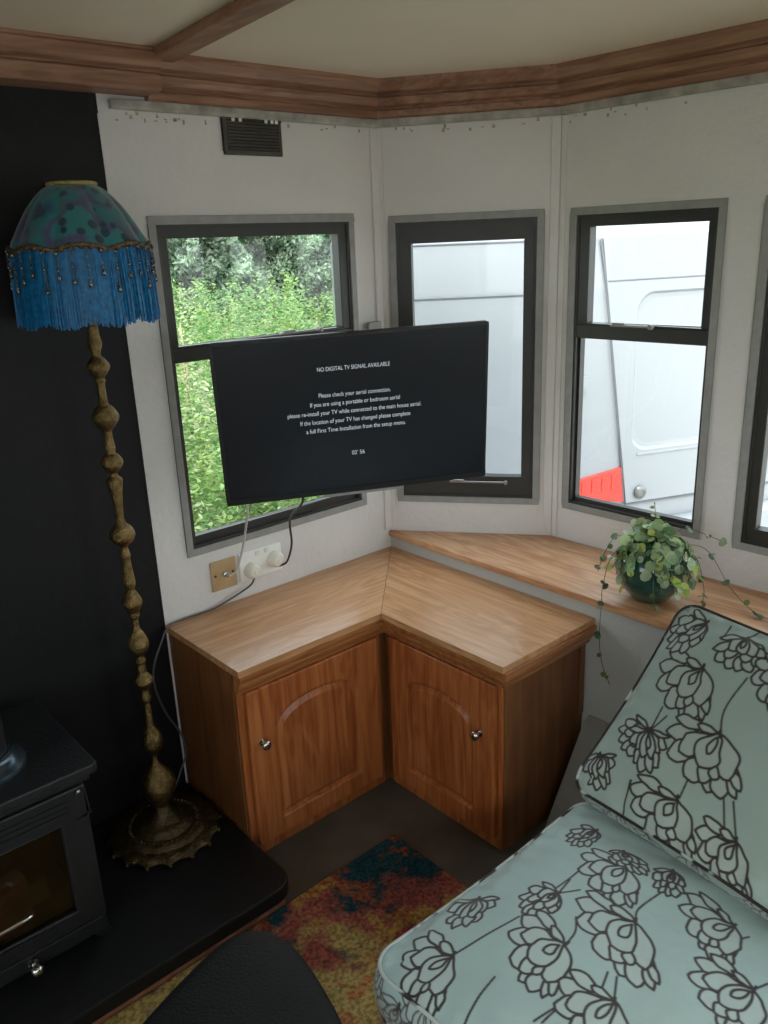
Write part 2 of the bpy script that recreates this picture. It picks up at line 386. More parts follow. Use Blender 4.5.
# ------------------------------------------------------------------ the room
H = 2.14
WX, WY = .339, -.461
W = Vector((WX, WY, 0)); u2 = Vector((.592, -.806, 0)); n2 = Vector((.806, .592, 0))
d3 = Vector((.028, -.9996, 0)); n3 = Vector((.9996, .028, 0))
L2 = math.hypot(WX, WY); L3 = 1.85
W3 = W+d3*L3                              # far end of the front wall
W4 = Vector((.02, -2.80, 0))              # end of the other slanting bay wall
YB, XE = -2.80, -4.4
F1 = frame_fn((0, 0, 0), (1, 0, 0), (0, 1, 0)); F2 = frame_fn((0, 0, 0), u2, n2); F3 = frame_fn(W, d3, n3)
u4 = (W4-W3).normalized(); n4 = Vector((-u4.y, u4.x, 0)); F4 = frame_fn(W3, u4, n4); L4 = (W4-W3).length
F5 = frame_fn((0, YB, 0), (1, 0, 0), (0, -1, 0))
F6 = frame_fn((XE, 0, 0), (0, -1, 0), (-1, 0, 0))
def wall(name, fn, a0, a1, z0, z1, holes, mat, label, th=.045):
    As = sorted({a0, a1, *[h[0] for h in holes], *[h[1] for h in holes]}); Zs = sorted({z0, z1, *[h[2] for h in holes], *[h[3] for h in holes]})
    mb = MB(); 
    solid = lambda i, j: 0 <= i < len(As)-1 and 0 <= j < len(Zs)-1 and not any(h[0] <= (As[i]+As[i+1])/2 <= h[1] and h[2] <= (Zs[j]+Zs[j+1])/2 <= h[3] for h in holes)
    for i in range(len(As)-1):
        for j in range(len(Zs)-1):
            if not solid(i, j): continue
            A, B, C_, D = As[i], As[i+1], Zs[j], Zs[j+1]
            q = lambda *p: mb.add([fn(*x) for x in p], [(0, 1, 2, 3)])
            q((A, C_, 0), (B, C_, 0), (B, D, 0), (A, D, 0)); q((A, C_, th), (A, D, th), (B, D, th), (B, C_, th))
            if not solid(i-1, j): q((A, C_, 0), (A, D, 0), (A, D, th), (A, C_, th))
            if not solid(i+1, j): q((B, C_, 0), (B, C_, th), (B, D, th), (B, D, 0))
            if not solid(i, j-1): q((A, C_, 0), (A, C_, th), (B, C_, th), (B, C_, 0))
            if not solid(i, j+1): q((A, D, 0), (B, D, 0), (B, D, th), (A, D, th))
    return struct(mb.build(name, mat), label)
ZB, ZT = .808, 1.742
win1 = (-.795, -.122, .818, 1.748)
win2 = (.046, .512, .806, 1.738); win3 = (.057, .518, .806, 1.736); win4 = (.646, 1.11, .806, 1.736); win5 = (1.24, 1.70, .806, 1.736)
wall('wall_left', F1, -.903, .0, 0, H, [win1], 'wall', 'white painted side wall behind the television')
wall('wall_hearth', F1, XE, -.903, 0, H, [(-3.75, -2.75, .85, 1.80)], 'black_wall', 'matt black painted wall behind the brass lamp and stove', .045)
wall('wall_bay', F2, 0, L2, 0, H, [win2], 'wall', 'narrow slanting white bay wall')
wall('wall_front', F3, 0, L3, 0, H, [win3, win4, win5], 'wall', 'white front wall above the sofa')
hw4 = (.06, L4-.06, .81, 1.73)
wall('wall_bay_far', F4, 0, L4, 0, H, [hw4], 'wall', 'far slanting bay wall')
back_fill_holes = [(-1.15, -.25, .85, 1.80), (-2.60, -1.50, .75, 1.88), (-4.1, -3.0, .75, 1.88)]  # unseen openings added to light the room from behind the camera
wall('wall_right', F5, XE, .02, 0, H, back_fill_holes, 'wall', 'side wall behind the viewer')
wall('wall_back', F6, 0, 2.80, 0, H, [(.5, 2.3, .75, 1.88)], 'wall', 'end wall')
foot = [(XE, 0), (0, 0), (WX, WY), (W3.x, W3.y), (W4.x, W4.y), (XE, YB)]
struct(MB().prism([(x*1.0, y) for x, y in foot], -.05, 0).build('floor', 'floor'), 'dark grey brown vinyl floor')
struct(MB().prism([(XE-.05, .05), (.03, .05), (WX+.05, WY+.02), (W3.x+.05, W3.y), (W4.x+.03, W4.y-.05), (XE-.05, YB-.05)], H, H+.05).build('ceiling', 'ceiling'), 'cream ceiling panels')

# windows
def lring(mb, fn, o, i, n0, n1):
    a0, a1, z0, z1 = o; b0, b1, c0, c1 = i
    f = lambda a, z, n: fn(a, z, n)
    g = lambda x0, x1, zz0, zz1: mb.box(x0, x1, zz0, zz1, n0, n1, fn)
    g(a0, a1, z0, c0); g(a0, a1, c1, z1); g(a0, b0, c0, c1); g(b1, a1, c0, c1)
def window(k, fn, hole, lights, label, sash=(), transom=None, flange=True, stays=()):
    o = fn(sum(hole[:2])/2, hole[2], .02)
    root = thing('window_%d' % k, label, None, o, kind='structure')
    a0, a1, z0, z1 = hole
    if flange:
        m = MB(); lring(m, fn, (a0-.014, a1+.014, z0-.014, z1+.014), (a0+.008, a1-.008, z0+.008, z1-.008), -.006, .004)
        t = m.build('window_trim', 'grey_trim', root, bevel=.002); tag(t, 'grey metal trim around the opening')
    m = MB(); lring(m, fn, hole, (a0+.016, a1-.016, z0+.016, z1-.016), .0, .05)
    m.build('window_frame', 'bronze', root, bevel=.002)
    if transom: MB().box(a0+.014, a1-.014, transom[0], transom[1], .002, .045, fn).build('transom', 'bronze', root, bevel=.002)
    for i, g in enumerate(lights):
        lo = z0+.014 if not transom or g[2] < transom[0] else transom[1]-.001
        hi = z1-.014 if not transom or g[3] > transom[1] else transom[0]+.001
        m = MB(); d = .004 if i in sash else .016
        lring(m, fn, (a0+.014, a1-.014, lo, hi), g, d, .04); 
        s = m.build('sash', 'bronze', root, bevel=.0025)
        p = MB().box(g[0]-.003, g[1]+.003, g[2]-.003, g[3]+.003, .026, .029, fn).build('pane', 'glass', s)
    for (a, b, z) in stays:
        m = MB(); m.box(a, b, z, z+.006, -.012, .002, fn); m.box(a+.01, a+.05, z+.004, z+.012, -.016, -.004, fn); m.box(b-.012, b-.002, z-.004, z+.01, -.014, .006, fn)
        m.build('window_stay', 'grey_trim' if k != 2 else 'steel', root, bevel=.001)
    return root
window(1, F1, win1, [(-.755, -.168, 1.418, 1.705), (-.765, -.148, .858, 1.372)], 'grey trimmed dark window looking onto the green hedge, behind the television', (0,), (1.375, 1.412), stays=[(-.42, -.26, 1.418)])
window(2, F2, win2, [(.103, .464, .888, 1.666)], 'single pane dark framed window in the narrow slanting wall', (0,), stays=[(.22, .42, .868)])
window(3, F3, win3, [(.108, .481, 1.408, 1.694), (.081, .503, .834, 1.360)], 'dark framed window showing the van with its red tail light', (0,), (1.363, 1.404), stays=[(.20, .34, 1.404)])
window(4, F3, win4, [(.690, 1.066, .86, 1.69)], 'dark framed window at the right edge of the photo', (0,))
window(5, F3, win5, [(1.284, 1.656, .86, 1.69)], 'dark framed window beyond the photo', (0,))
window(6, F4, hw4, [(hw4[0]+.05, hw4[1]-.05, .86, 1.68)], 'window in the far bay wall', ())
for i, h in enumerate(back_fill_holes): window(7+i, F5, h, [(h[0]+.05, h[1]-.05, h[2]+.05, h[3]-.05)], 'added unseen window in the side wall behind the viewer, number %d from the bay' % (i+1), ())
window(10, F6, (.5, 2.3, .75, 1.88), [(.55, 2.25, .80, 1.83)], 'added unseen window in the end wall', ())  # unseen, added to bring more daylight in from behind
window(11, F1, (-3.75, -2.75, .85, 1.80), [(-3.70, -2.80, .90, 1.75)], 'added unseen window in the black wall beyond the stove', ())  # unseen opening added for extra daylight

# cornice, rail, battens, beam
prof = [(0, 2.035), (.018, 2.035), (.024, 2.040), (.024, 2.056), (.017, 2.060), (.017, 2.064), (.034, 2.070), (.040, 2.080), (.040, 2.090), (.032, 2.096), (.032, 2.100), (.050, 2.106), (.057, 2.118), (.064, 2.126), (.064, H), (0, H)]
def clip_x(o, keep_left):
    # mitre at the corner: a cut along the bisector of the two walls
    bm = bmesh.new(); bm.from_mesh(o.data); b = (Vector((-1, 0, 0))+u2).normalized(); nrm = Vector((b.y, -b.x, 0))*(1 if keep_left else -1)
    g = bm.verts[:]+bm.edges[:]+bm.faces[:]
    r_ = bmesh.ops.bisect_plane(bm, geom=g, plane_co=(0, 0, 0), plane_no=nrm, clear_outer=True); bmesh.ops.holes_fill(bm, edges=bm.edges[:]); bm.to_mesh(o.data); bm.free(); return o
o1 = sweep([(-.775, 0), (0, 0), (WX, WY)], prof).build('trim_1', 'cornice'); o2 = sweep([(-.2, 0), (0, 0), (WX, WY), (W3.x, W3.y), (W4.x, W4.y)], prof).build('trim_10', 'cornice_y')
bb = (Vector((-1, 0, 0))+u2).normalized(); s_left = (Vector((b_y := bb.y, -bb.x, 0)).dot(Vector((-1, 0, 0))) < 0)
clip_x(o1, s_left); clip_x(o2, not s_left)
struct(o1, 'reddish wooden cornice above the left window'); struct(o2, 'reddish wooden cornice running round the bay ceiling')
fp = [(0, 2.045), (.092, 2.045), (.097, 2.05), (.097, 2.082), (.090, 2.086), (.090, 2.090), (.104, 2.096), (.110, 2.105), (.110, 2.128), (.104, 2.132), (.104, H), (0, H)]
struct(sweep([(XE, 0), (-.775, 0)], fp).build('trim_2', 'cornice', bevel=.0015), 'deeper reddish wooden fascia above the black wall')
struct(sweep([(-.875, 0), (0, 0), (WX, WY), (W3.x, W3.y)], [(0, 2.012), (.016, 2.012), (.020, 2.018), (.020, 2.034), (0, 2.034)]).build('trim_3', 'rail', bevel=.001), 'dull grey curtain rail strip under the cornice')
bm_ = MB(); bm_.prism([(-.785, -.062), (-.715, -.062), (-.795, -.75), (-1.04, -2.78), (-1.11, -2.78), (-.865, -.75)], 2.118, H)
struct(bm_.build('trim_4', 'cornice_y', bevel=.004), 'wooden batten crossing the ceiling')
m = MB(); m.box(-.028, -.001, .69, 2.012, -.008, 0, F1); m.box(.002, .020, .69, 2.012, -.006, .0, F2)
struct(m.build('trim_5', 'wall', bevel=.002), 'white corner strip behind the television')
m = MB(); m.box(L2-.030, L2-.002, .69, 2.012, -.006, .0, F2); m.box(.002, .022, .69, 2.012, -.005, 0, F3)
struct(m.build('trim_6', 'wall', bevel=.002), 'white strip over the bend between two bay windows')
struct(MB().box(-.906, -.897, 0, 2.0, -.003, .0, F1).build('trim_7', 'wall'), 'thin white edge where black paint stops')
# ledge in the bay
led = [(-.012, -.004), (0, -.002), (WX-.002, WY), (W3.x-.002, W3.y), (W4.x, W4.y+.03), (-.012, -2.76)]
struct(MB().prism(led, .660, .682).build('window_sill', 'ledge', bevel=.003), 'wide wooden window ledge filling the bay').name = 'trim_8'
struct(MB().box(.0, .03, -2.78, -.0, 0, .660).build('wall_ledge_riser', 'riser_shade'), 'white panel beneath the window ledge, darkened with painted shade')
# low boxed base below ledge, behind sofa
struct(MB().prism([(-.03, .285), (0, .30), (0, .0), (-.21, .0)], 0, 1, lambda x, z, t: (x, -.872-t*1.85, z)).build('baseboard_front', 'base_shade_paint', bevel=.004), 'sloping grey white boxed skirting beside the cabinet, darkened with painted shade')
# paint chips / torn paper edge along wall tops
m = MB()
for fn, a0, a1, n in ((F1, -.87, -.60, 13), (F1, -.35, -.03, 5), (F2, .02, .55, 12), (F3, .0, .45, 12)):
    for i in range(n):
        a = random.uniform(a0, a1); w = random.uniform(.003, .010); hh = random.uniform(.003, .012); z = 1.985+random.uniform(0, .02)
        m.box(a, a+w, z, z+hh, -.002, 0, fn)
tag(struct(m.build('trim_9', plain('torn_wallpaper', (.42, .36, .24), .8, var=.5, scale=90))), 'flecks of torn wallpaper along the top of the wall')

# ------------------------------------------------------------------ vent
r = thing('air_vent', 'brown slatted air vent high on the white wall', 'vent', (-.46, 0, 1.92))
m = MB(); lring(m, F1, (-.557, -.364, 1.918, 2.020), (-.545, -.376, 1.930, 2.008), -.008, 0); m.build('frame', 'vent', r, bevel=.002)
MB().box(-.55, -.37, 1.925, 2.012, -.002, 0, F1).build('backing', 'tv_body', r)
m = MB()
for i in range(9):
    z = 1.933+i*.0083
    m.box(-.545, -.376, z, z+.0045, -.0075, -.001, F1)
m.build('slats', 'vent', r)
for a in (-.528, -.505, -.42, -.40, -.385): MB().box(a, a+.009, 2.003, 2.014, -.0095, -.007, F1).build('paint_fleck', 'plastic', r)

# ------------------------------------------------------------------ cabinets
HC = .62
def cabinet(name_label, fn_face, a0, a1, box, side_extra, door_rng, arch, knob_a, loc):
    r = thing('corner_cabinet', name_label, 'cabinet', loc)
    x0, x1, y0, y1 = box
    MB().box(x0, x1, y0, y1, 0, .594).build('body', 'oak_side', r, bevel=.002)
    # face frame board
    MB().box(a0, a1, .0, .594, -.004, .0, fn_face).build('face_frame', 'oak', r, bevel=.001)
    A0, A1 = door_rng; Z0, Z1 = .042, .536
    def arch_loop(i):
        l, rr, b, sh, tp = arch[0]+i, arch[1]-i, .100+i, arch[2], arch[3]-i
        P = [(l, b), (rr, b)]
        for k in range(0, 21):
            t = PI*k/20; P.append(((l+rr)/2+(rr-l)/2*math.cos(t), sh+(tp-sh)*math.sin(t)**.8))
        return P
    outer = [(A0, Z0), (A1, Z0), (A1, Z1), (A0, Z1)]; 
    d = holed_plate('door', outer, [(arch_loop(0), 0), (arch_loop(.004), .008), (arch_loop(.010), .010), (arch_loop(.026), .002)], lambda a, z, dd: fn_face(a, z, -.024+dd), 'oak', r, .019)
    b = d.modifiers.new('Bevel', 'BEVEL'); b.width = .0045; b.segments = 3; b.limit_method = 'ANGLE'; b.angle_limit = math.radians(60)
    c = Vector(fn_face(knob_a, .372, -.024)); ax = Vector(fn_face(0, 0, -1))-Vector(fn_face(0, 0, 0))
    tag(MB().lathe([(.0105, 0), (.0105, .002), (.005, .004), (.005, .012), (.012, .017), (.0145, .022), (.013, .027), (.007, .030), (1e-6, .031)], c, 20, ax).build('knob', 'chrome', d, smooth=True, angle=50), 'round chrome knob')
    return r
FA = frame_fn((0, -.365, 0), (1, 0, 0), (0, 1, 0)); FB = frame_fn((-.365, 0, 0), (0, -1, 0), (1, 0, 0))
c1 = cabinet('orange oak corner cabinet on the left, beside the brass lamp', FA, -.901, -.39, (-.901, -.002, -.365, -.002), None, (-.882, -.412), (-.800, -.500, .375, .462), -.846, (-.6, -.2, 0))
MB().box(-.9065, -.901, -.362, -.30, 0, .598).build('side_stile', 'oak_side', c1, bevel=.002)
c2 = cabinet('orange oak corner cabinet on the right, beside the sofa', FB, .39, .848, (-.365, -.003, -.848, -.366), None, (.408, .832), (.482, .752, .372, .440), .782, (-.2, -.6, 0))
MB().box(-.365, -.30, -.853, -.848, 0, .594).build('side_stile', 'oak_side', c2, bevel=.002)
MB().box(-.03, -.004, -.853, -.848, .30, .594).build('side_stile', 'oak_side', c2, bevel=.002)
wt = thing('corner_worktop', 'L-shaped glossy oak worktop mitred at the corner under the television', 'worktop', (-.3, -.3, .6))
eo = .0
MB().prism([(-.908, -.002), (-.908, -.405), (-.409, -.405), (-.0015, -.0025)], .600, HC).build('board', 'top_x', wt, bevel=.001)
MB().prism([(-.4085, -.4053), (-.4085, -.880), (-.002, -.880), (-.001, -.0035)], .600, HC).build('board', 'top_y', wt, bevel=.001)
mp_ = [(0, .536), (.012, .536), (.017, .542), (.017, .549), (.024, .556), (.029, .568), (.029, .576), (.036, .581), (.038, .590), (.038, .600), (0, .600)]
sweep([(-.905, -.367), (-.367, -.367), (-.367, -.849), (-.003, -.849)], mp_).build('edge_moulding', 'oak_x', wt, bevel=.001)

# ------------------------------------------------------------------ television
TVC = Vector((-.492, -.439, 1.24)); a, t, rr_ = -.5, .115, .018
n_ = Vector((math.cos(a), math.sin(a), 0)); up = Vector((0, 0, 1)); fr = n_.cross(up); up2 = up*math.cos(t)+fr*math.sin(t)
TR = n_*math.cos(rr_)+up2*math.sin(rr_); TU = up2*math.cos(rr_)-n_*math.sin(rr_); TN = TR.cross(TU)     # TN faces the room
def FT(x, y, d): return tuple(TVC+TR*x+TU*y+TN*d)
tv = thing('television', 'flat black television on a swivel arm in front of the corner', 'television', TVC)
MB().box(-.365, .365, -.2205, .2205, -.020, 0, FT).build('casing', 'tv_body', tv, bevel=.006)
MB().box(-.23, .23, -.18, .08, -.055, -.019, FT).build('rear_housing', 'tv_body', tv, bevel=.012)
m = MB(); lring(m, lambda a_, z_, n__: FT(a_, z_, n__), (-.365, .365, -.2205, .2205), (-.356, .356, -.205, .212), 0, .0025)
m.build('bezel', 'tv_body', tv, bevel=.001)
scr = MB().box(-.357, .357, -.206, .213, -.001, .0008, FT).build('screen', 'screen', tv)
tag(MB().box(-.10, .125, -.232, -.2215, -.018, -.006, FT).build('mount_strip', 'grey_trim', tv, bevel=.001), 'pale metal strip under the screen')
def text(s, x, y, w, h, parent, name, mat):
    cu = bpy.data.curves.new(name, 'FONT'); cu.body = s; cu.align_x = 'CENTER'; cu.size = .0165; cu.extrude = 0
    ob = bpy.data.objects.new(name, cu); COL.objects.link(ob)
    dg = bpy.context.evaluated_depsgraph_get(); me = bpy.data.meshes.new_from_object(ob.evaluated_get(dg))
    bpy.data.objects.remove(ob); bpy.data.curves.remove(cu)
    xs = [v.co.x for v in me.vertices]; ys = [v.co.y for v in me.vertices]; k = w/(max(xs)-min(xs)); cx = (max(xs)+min(xs))/2; ky = h/.0165
    for v in me.vertices: v.co = FT(x+(v.co.x-cx)*k, y+v.co.y*ky, .0016)
    me.materials.clear(); me.materials.append(M[mat]); o = bpy.data.objects.new(name, me); link(o, parent); return o
for s, x0, x1, y, h in (('NO DIGITAL TV SIGNAL AVAILABLE', -.099, .094, .1255, .0158), ('Please check your aerial connection.', -.099, .094, .056, .0165),
                        ('If you are using a portable or bedroom aerial', -.123, .119, .0325, .0165), ('please re-install your TV while connected to the main house aerial.', -.184, .178, .0085, .0165),
                        ('If the location of your TV has changed please complete', -.152, .147, -.0155, .0165), ('a full First Time Installation from the setup menu.', -.138, .133, -.0395, .0165), ("02' 56", -.018, .017, -.111, .0165)):
    text(s, (x0+x1)/2, y, x1-x0, h, scr, 'screen_writing', 'text')
lg = emis('logo_grey', (.26, .26, .27), .04)
M['logo'] = lg
text('JVC', .004, -.2165, .022, .010, tv, 'maker_mark', 'logo')
# arm
arm = MB()
bk = Vector(FT(.0, -.03, -.056)); wp = Vector((-.05, -.025, 1.28))
el = Vector((-.24, -.16, 1.25))
tv_arm = thing('wall_bracket', 'dark metal swivel bracket fixed in the corner behind the television', 'bracket', (-.05, -.01, 1.2))
MB().box(-.078, -.022, 1.16, 1.425, -.020, -.008, F1).build('wall_plate', 'grey_trim', tv_arm, bevel=.003)
MB().tube([wp, el], .013, 10).build('arm', 'bronze', tv_arm); MB().tube([el, bk], .013, 10).build('arm', 'bronze', tv_arm)
MB().box(-.08, .08, -.09, .03, -.066, -.0555, FT).build('mount_plate', 'bronze', tv_arm, bevel=.003)
MB().lathe([(.018, -.03), (.018, .03)], el, 16).build('hinge', 'bronze', tv_arm)

# ------------------------------------------------------------------ sockets, plugs, cables
s1 = thing('aerial_socket', 'square brassy aerial socket plate under the left window', 'socket', (-.695, 0, .72))
MB().box(-.740, -.652, .672, .768, -.007, 0, F1).build('plate', 'plate', s1, bevel=.002)
for a_ in (-.727, -.665): MB().lathe([(.004, 0), (.004, .0015), (1e-6, .002)], (a_, -.007, .722), 12, (0, -1, 0)).build('screw', 'cable_dark', s1)
MB().lathe([(.008, 0), (.008, .012), (.005, .013), (.005, .024), (1e-6, .025)], (-.697, -.007, .722), 14, (0, -1, 0)).build('coaxial_plug', 'steel', s1)
s2 = thing('double_socket', 'white double mains socket under the left window', 'socket', (-.56, 0, .72))
MB().box(-.640, -.482, .676, .770, -.009, 0, F1).build('plate', 'plastic', s2, bevel=.003)
for a_ in (-.580, -.545): MB().box(a_, a_+.014, .750, .764, -.013, -.008, F1).build('switch', 'cream_plastic', s2, bevel=.001)
def plug(x, z, label, r_=.026):
    o = thing('mains_plug', label, 'plug', (x, -.01, z))
    MB().lathe([(r_*1.02, 0), (r_*1.02, .014), (r_*.92, .024), (r_*.7, .031), (1e-6, .033)], (x, -.0095, z), 28, (0, -1, 0), lambda t_, h: 1-.10*abs(math.sin(t_))**3).build('plug_body', 'cream_plastic', o, smooth=True, angle=40)
    MB().lathe([(.0055, 0), (.0055, .004), (1e-6, .005)], (x, -.041, z), 12, (0, -1, 0)).build('fuse_cap', 'plastic', o)
plug(-.604, .709, 'white mains plug in the socket with the cable running down to the lamp', .025); plug(-.514, .722, 'round cream plug on the right of the socket feeding the television')
def cable(name, pts, r_, mat, label, n=10):
    o = MB().tube(catmull(pts, n), r_, 8).build(name, mat, smooth=True); return tag(o, label, 'cable')
cable('aerial_cable', [FT(-.312, -.19, -.030), FT(-.310, -.235, -.022), (-.705, -.17, .90), (-.672, -.08, .80), (-.678, -.05, .738), (-.697, -.036, .722)], .0034, 'cable_white', 'thin white aerial cable hanging from television to brassy socket')
cable('power_cable', [FT(-.16, -.19, -.030), FT(-.16, -.245, -.025), (-.548, -.17, .90), (-.515, -.12, .80), (-.495, -.06, .722), (-.500, -.035, .702), (-.514, -.028, .699)], .0034, 'cable_dark', 'thin dark power cable hanging from television to mains socket')
cable('lamp_cable', [(-.604, -.030, .686), (-.625, -.030, .665), (-.70, -.024, .640), (-.76, -.018, .6255), (-.86, -.016, .6255), (-.912, -.03, .6235), (-.945, -.05, .60), (-.985, -.06, .53), (-.988, -.06, .46), (-.965, -.06, .37), (-.930, -.06, .29), (-.920, -.06, .22), (-.95, -.07, .17), (-1.0, -.10, .13), (-1.03, -.13, .15)], .0030, 'cable_grey', 'grey lamp cable crossing worktop edge and looping down to the lamp foot')

# ------------------------------------------------------------------ hearth, stove
he = thing('hearth', 'black topped raised hearth with reddish brick front edge', 'hearth', (-1.6, -.3, 0))
pts = [(-2.7, -.012), (-.908, -.012), (-.908, -.53)]
for k in range(7):
    t_ = k/6*PI/2; pts.append((-.968+.06*math.cos(t_), -.54-.06*math.sin(t_)))
pts += [(-2.7, -.600)]
MB().prism(pts, .036, .08).build('slab', 'black_slab', he, bevel=.006)
MB().box(-2.68, -.935, -.578, -.02, 0, .036).build('edge_course', 'brick', he, bevel=.001)
SX0, SX1, SY, SZ = -1.895, -1.350, -.44, .56
st = thing('wood_stove', 'black iron wood burning stove with glass door at the left edge', 'stove', (-1.6, -.28, .08))
# firebox shell open at the front
m = MB(); fs_ = lambda a_, z_, n__: (a_, SY+n__, z_)
m.box(SX0, SX1, .112, .130, .012, .32, fs_); m.box(SX0, SX1, .545, .570, .012, .32, fs_); m.box(SX0, SX0+.02, .13, .545, .012, .32, fs_); m.box(SX1-.02, SX1, .13, .545, .012, .32, fs_); m.box(SX0, SX1, .13, .545, .30, .32, fs_)
m.build('body', 'iron', st, bevel=.003)
m = MB(); m.box(SX0+.022, SX1-.022, .132, .543, .285, .298, fs_); m.box(SX0+.022, SX1-.022, .132, .145, .02, .284, fs_)
m.build('fire_bricks', 'firebox', st)
m = MB()
for (x_, y_, z_, l, an) in ((-1.62, -.33, .18, .26, .2), (-1.55, -.28, .19, .24, -.3), (-1.58, -.31, .235, .22, .6)):
    d_ = Vector((math.cos(an), math.sin(an)*.4, .05))*l/2; c_ = Vector((x_, y_, z_)); m.tube([c_-d_, c_+d_], .032, 10)
m.build('logs', 'firebox', st)
m = MB(); m.prism([(SX0-.03, SY-.045), (SX1+.012, SY-.045), (SX1+.022, SY-.035), (SX1+.022, SY+.34), (SX0-.03, SY+.34)], .5705, .594); m.build('top_plate', 'iron', st, bevel=.004)
m = MB(); m.box(SX0-.01, SX1+.006, .545, .570, -.022, .012, fs_); m.build('top_rail', 'iron', st, bevel=.004)
dr = MB(); lring(dr, fs_, (SX0+.004, SX1-.004, .165, .532), (-1.82, -1.420, .208, .455), -.010, .012); door = dr.build('door', 'iron', st, bevel=.005)
tag(MB().box(-1.825, -1.416, .203, .46, .003, .008, fs_).build('door_glass', 'stove_glass', door), 'sooty stove window glass')
m = MB()
for i in range(3): m.box(-1.80, -1.40, .475+i*.014, .481+i*.014, -.014, -.009, fs_)
m.build('air_slots', 'iron', door)
m = MB(); m.tube(catmull([(-1.70, SY-.01, .302), (-1.70, SY-.055, .302), (-1.66, SY-.06, .302), (-1.525, SY-.06, .306)], 6), .0055, 8)
tag(m.build('handle', 'chrome', door, smooth=True), 'shiny steel handle')
m = MB(); m.box(SX0+.01, SX1-.01, .118, .160, -.004, .012, fs_); m.build('ash_panel', 'iron', st, bevel=.004)
m = MB(); m.lathe([(.013, 0), (.013, .006), (.005, .008), (.005, .022), (.014, .026), (.014, .036), (.008, .042), (1e-6, .043)], (-1.535, SY-.006, .140), 18, (0, -1, 0))
tag(m.build('air_knob', 'chrome', st, smooth=True, angle=50), 'shiny round air control knob')
m = MB(); m.lathe([(.006, 0), (.006, .003), (1e-6, .005)], (-1.372, SY-.012, .520), 12, (0, -1, 0)); m.build('hinge_pin', 'steel', st)
for (x_, y_) in ((SX0+.03, SY+.04), (SX1-.03, SY+.04), (SX0+.03, SY+.28), (SX1-.03, SY+.28)):
    sg = 1 if x_ > -1.6 else -1
    m = MB(); m.prism([(x_-.022, .115), (x_+.022, .115), (x_+.022+sg*.022, .0805), (x_-.012+sg*.022, .0805)], 0, .04, lambda a_, b_, t__: (a_, y_-.02+t__, b_)); m.build('leg', 'iron', st, bevel=.003)
fc = (-1.525, -.33, .5945)
m = MB(); m.lathe([(.055, .02), (.055, 1.50)], fc, 40); fl = m.build('flue_pipe', 'iron', st, smooth=True, angle=40)
fcM = plain('collar_painted_reflection', (.10, .14, .17), .22, .8, var=.25, scale=30); M['collar'] = fcM  # blue tint paints a window reflection into the metal
tag(MB().lathe([(.088, 0), (.090, .006), (.088, .013), (.078, .018), (.066, .024), (.060, .034), (.060, .04), (1e-6, .041)], fc, 40).build('flue_collar', 'collar', st, smooth=True, angle=40), 'shiny ring at the foot of the flue, blue window reflection painted in')
m = MB()  # poker-like shadowed foot beside stove
# ------------------------------------------------------------------ standard lamp
LX, LY, LZ = -1.07, -.18, .0805
lp = thing('standard_lamp', 'tall brass standard lamp with blue fringed shade standing on the hearth', 'lamp', (LX, LY, LZ))
rf = lambda t_, h: 1+.035*math.cos(16*t_)
b_ = MB().lathe([(.150, .006), (.153, .012), (.148, .018), (.132, .022), (.120, .024)], (LX, LY, LZ), 96, None, rf)
b_.lathe([(.122, .022), (.112, .030), (.100, .036), (.090, .034), (.080, .036), (.074, .044), (.066, .050), (.056, .050), (.046, .054), (.034, .062), (.024, .078), (.019, .095)], (LX, LY, LZ), 64)
for k in range(16):
    t_ = 2*PI*k/16; b_.sphere((LX+.158*math.cos(t_), LY+.158*math.sin(t_), LZ+.0065), .0062, 8)
for k in range(48):
    t_ = 2*PI*k/48; b_.sphere((LX+.096*math.cos(t_), LY+.096*math.sin(t_), LZ+.036), .0050, 6)
b_.build('foot', 'brass_dull', lp, smooth=True, angle=50)
PR = [(0.0125, 1.516), (0.013, 1.493), (0.0166, 1.472), (0.0119, 1.455), (0.01, 1.444), (0.0191, 1.434), (0.0275, 1.418), (0.0191, 1.401), (0.0108, 1.391), (0.0132, 1.384), (0.0101, 1.377), (0.0101, 1.35), (0.0121, 1.328), (0.0218, 1.318), (0.0326, 1.296), (0.022, 1.274), (0.011, 1.261), (0.011, 1.239), (0.0135, 1.221), (0.0111, 1.206), (0.0198, 1.198), (0.0272, 1.181), (0.0174, 1.163), (0.0104, 1.155), (0.0105, 1.147), (0.0192, 1.137), (0.0163, 1.116), (0.0126, 1.084), (0.0096, 1.045), (0.0127, 1.023), (0.0254, 1.01), (0.0318, 0.991), (0.0255, 0.975), (0.0102, 0.961), (0.0097, 0.95), (0.0128, 0.936), (0.0108, 0.923), (0.0129, 0.889), (0.0156, 0.861), (0.0135, 0.85), (0.0104, 0.841), (0.017, 0.827), (0.0257, 0.804), (0.0184, 0.784), (0.0142, 0.776), (0.0137, 0.764), (0.0098, 0.755), (0.0098, 0.729), (0.0186, 0.712), (0.0274, 0.685), (0.0214, 0.661), (0.0107, 0.649), (0.0134, 0.632), (0.0102, 0.622), (0.0118, 0.607), (0.0108, 0.598), (0.0257, 0.574), (0.0163, 0.553), (0.0114, 0.546), (0.0153, 0.522), (0.0109, 0.506), (0.0107, 0.494), (0.011, 0.443), (0.0138, 0.428), (0.0235, 0.412), (0.0286, 0.386), (0.0223, 0.36), (0.0078, 0.341), (0.0112, 0.315), (0.0225, 0.298), (0.0423, 0.269), (0.0481, 0.245), (0.0412, 0.215), (0.0256, 0.188), (0.0171, 0.171)]
P3 = catmull([(r_, 0, z_) for r_, z_ in PR], 4)
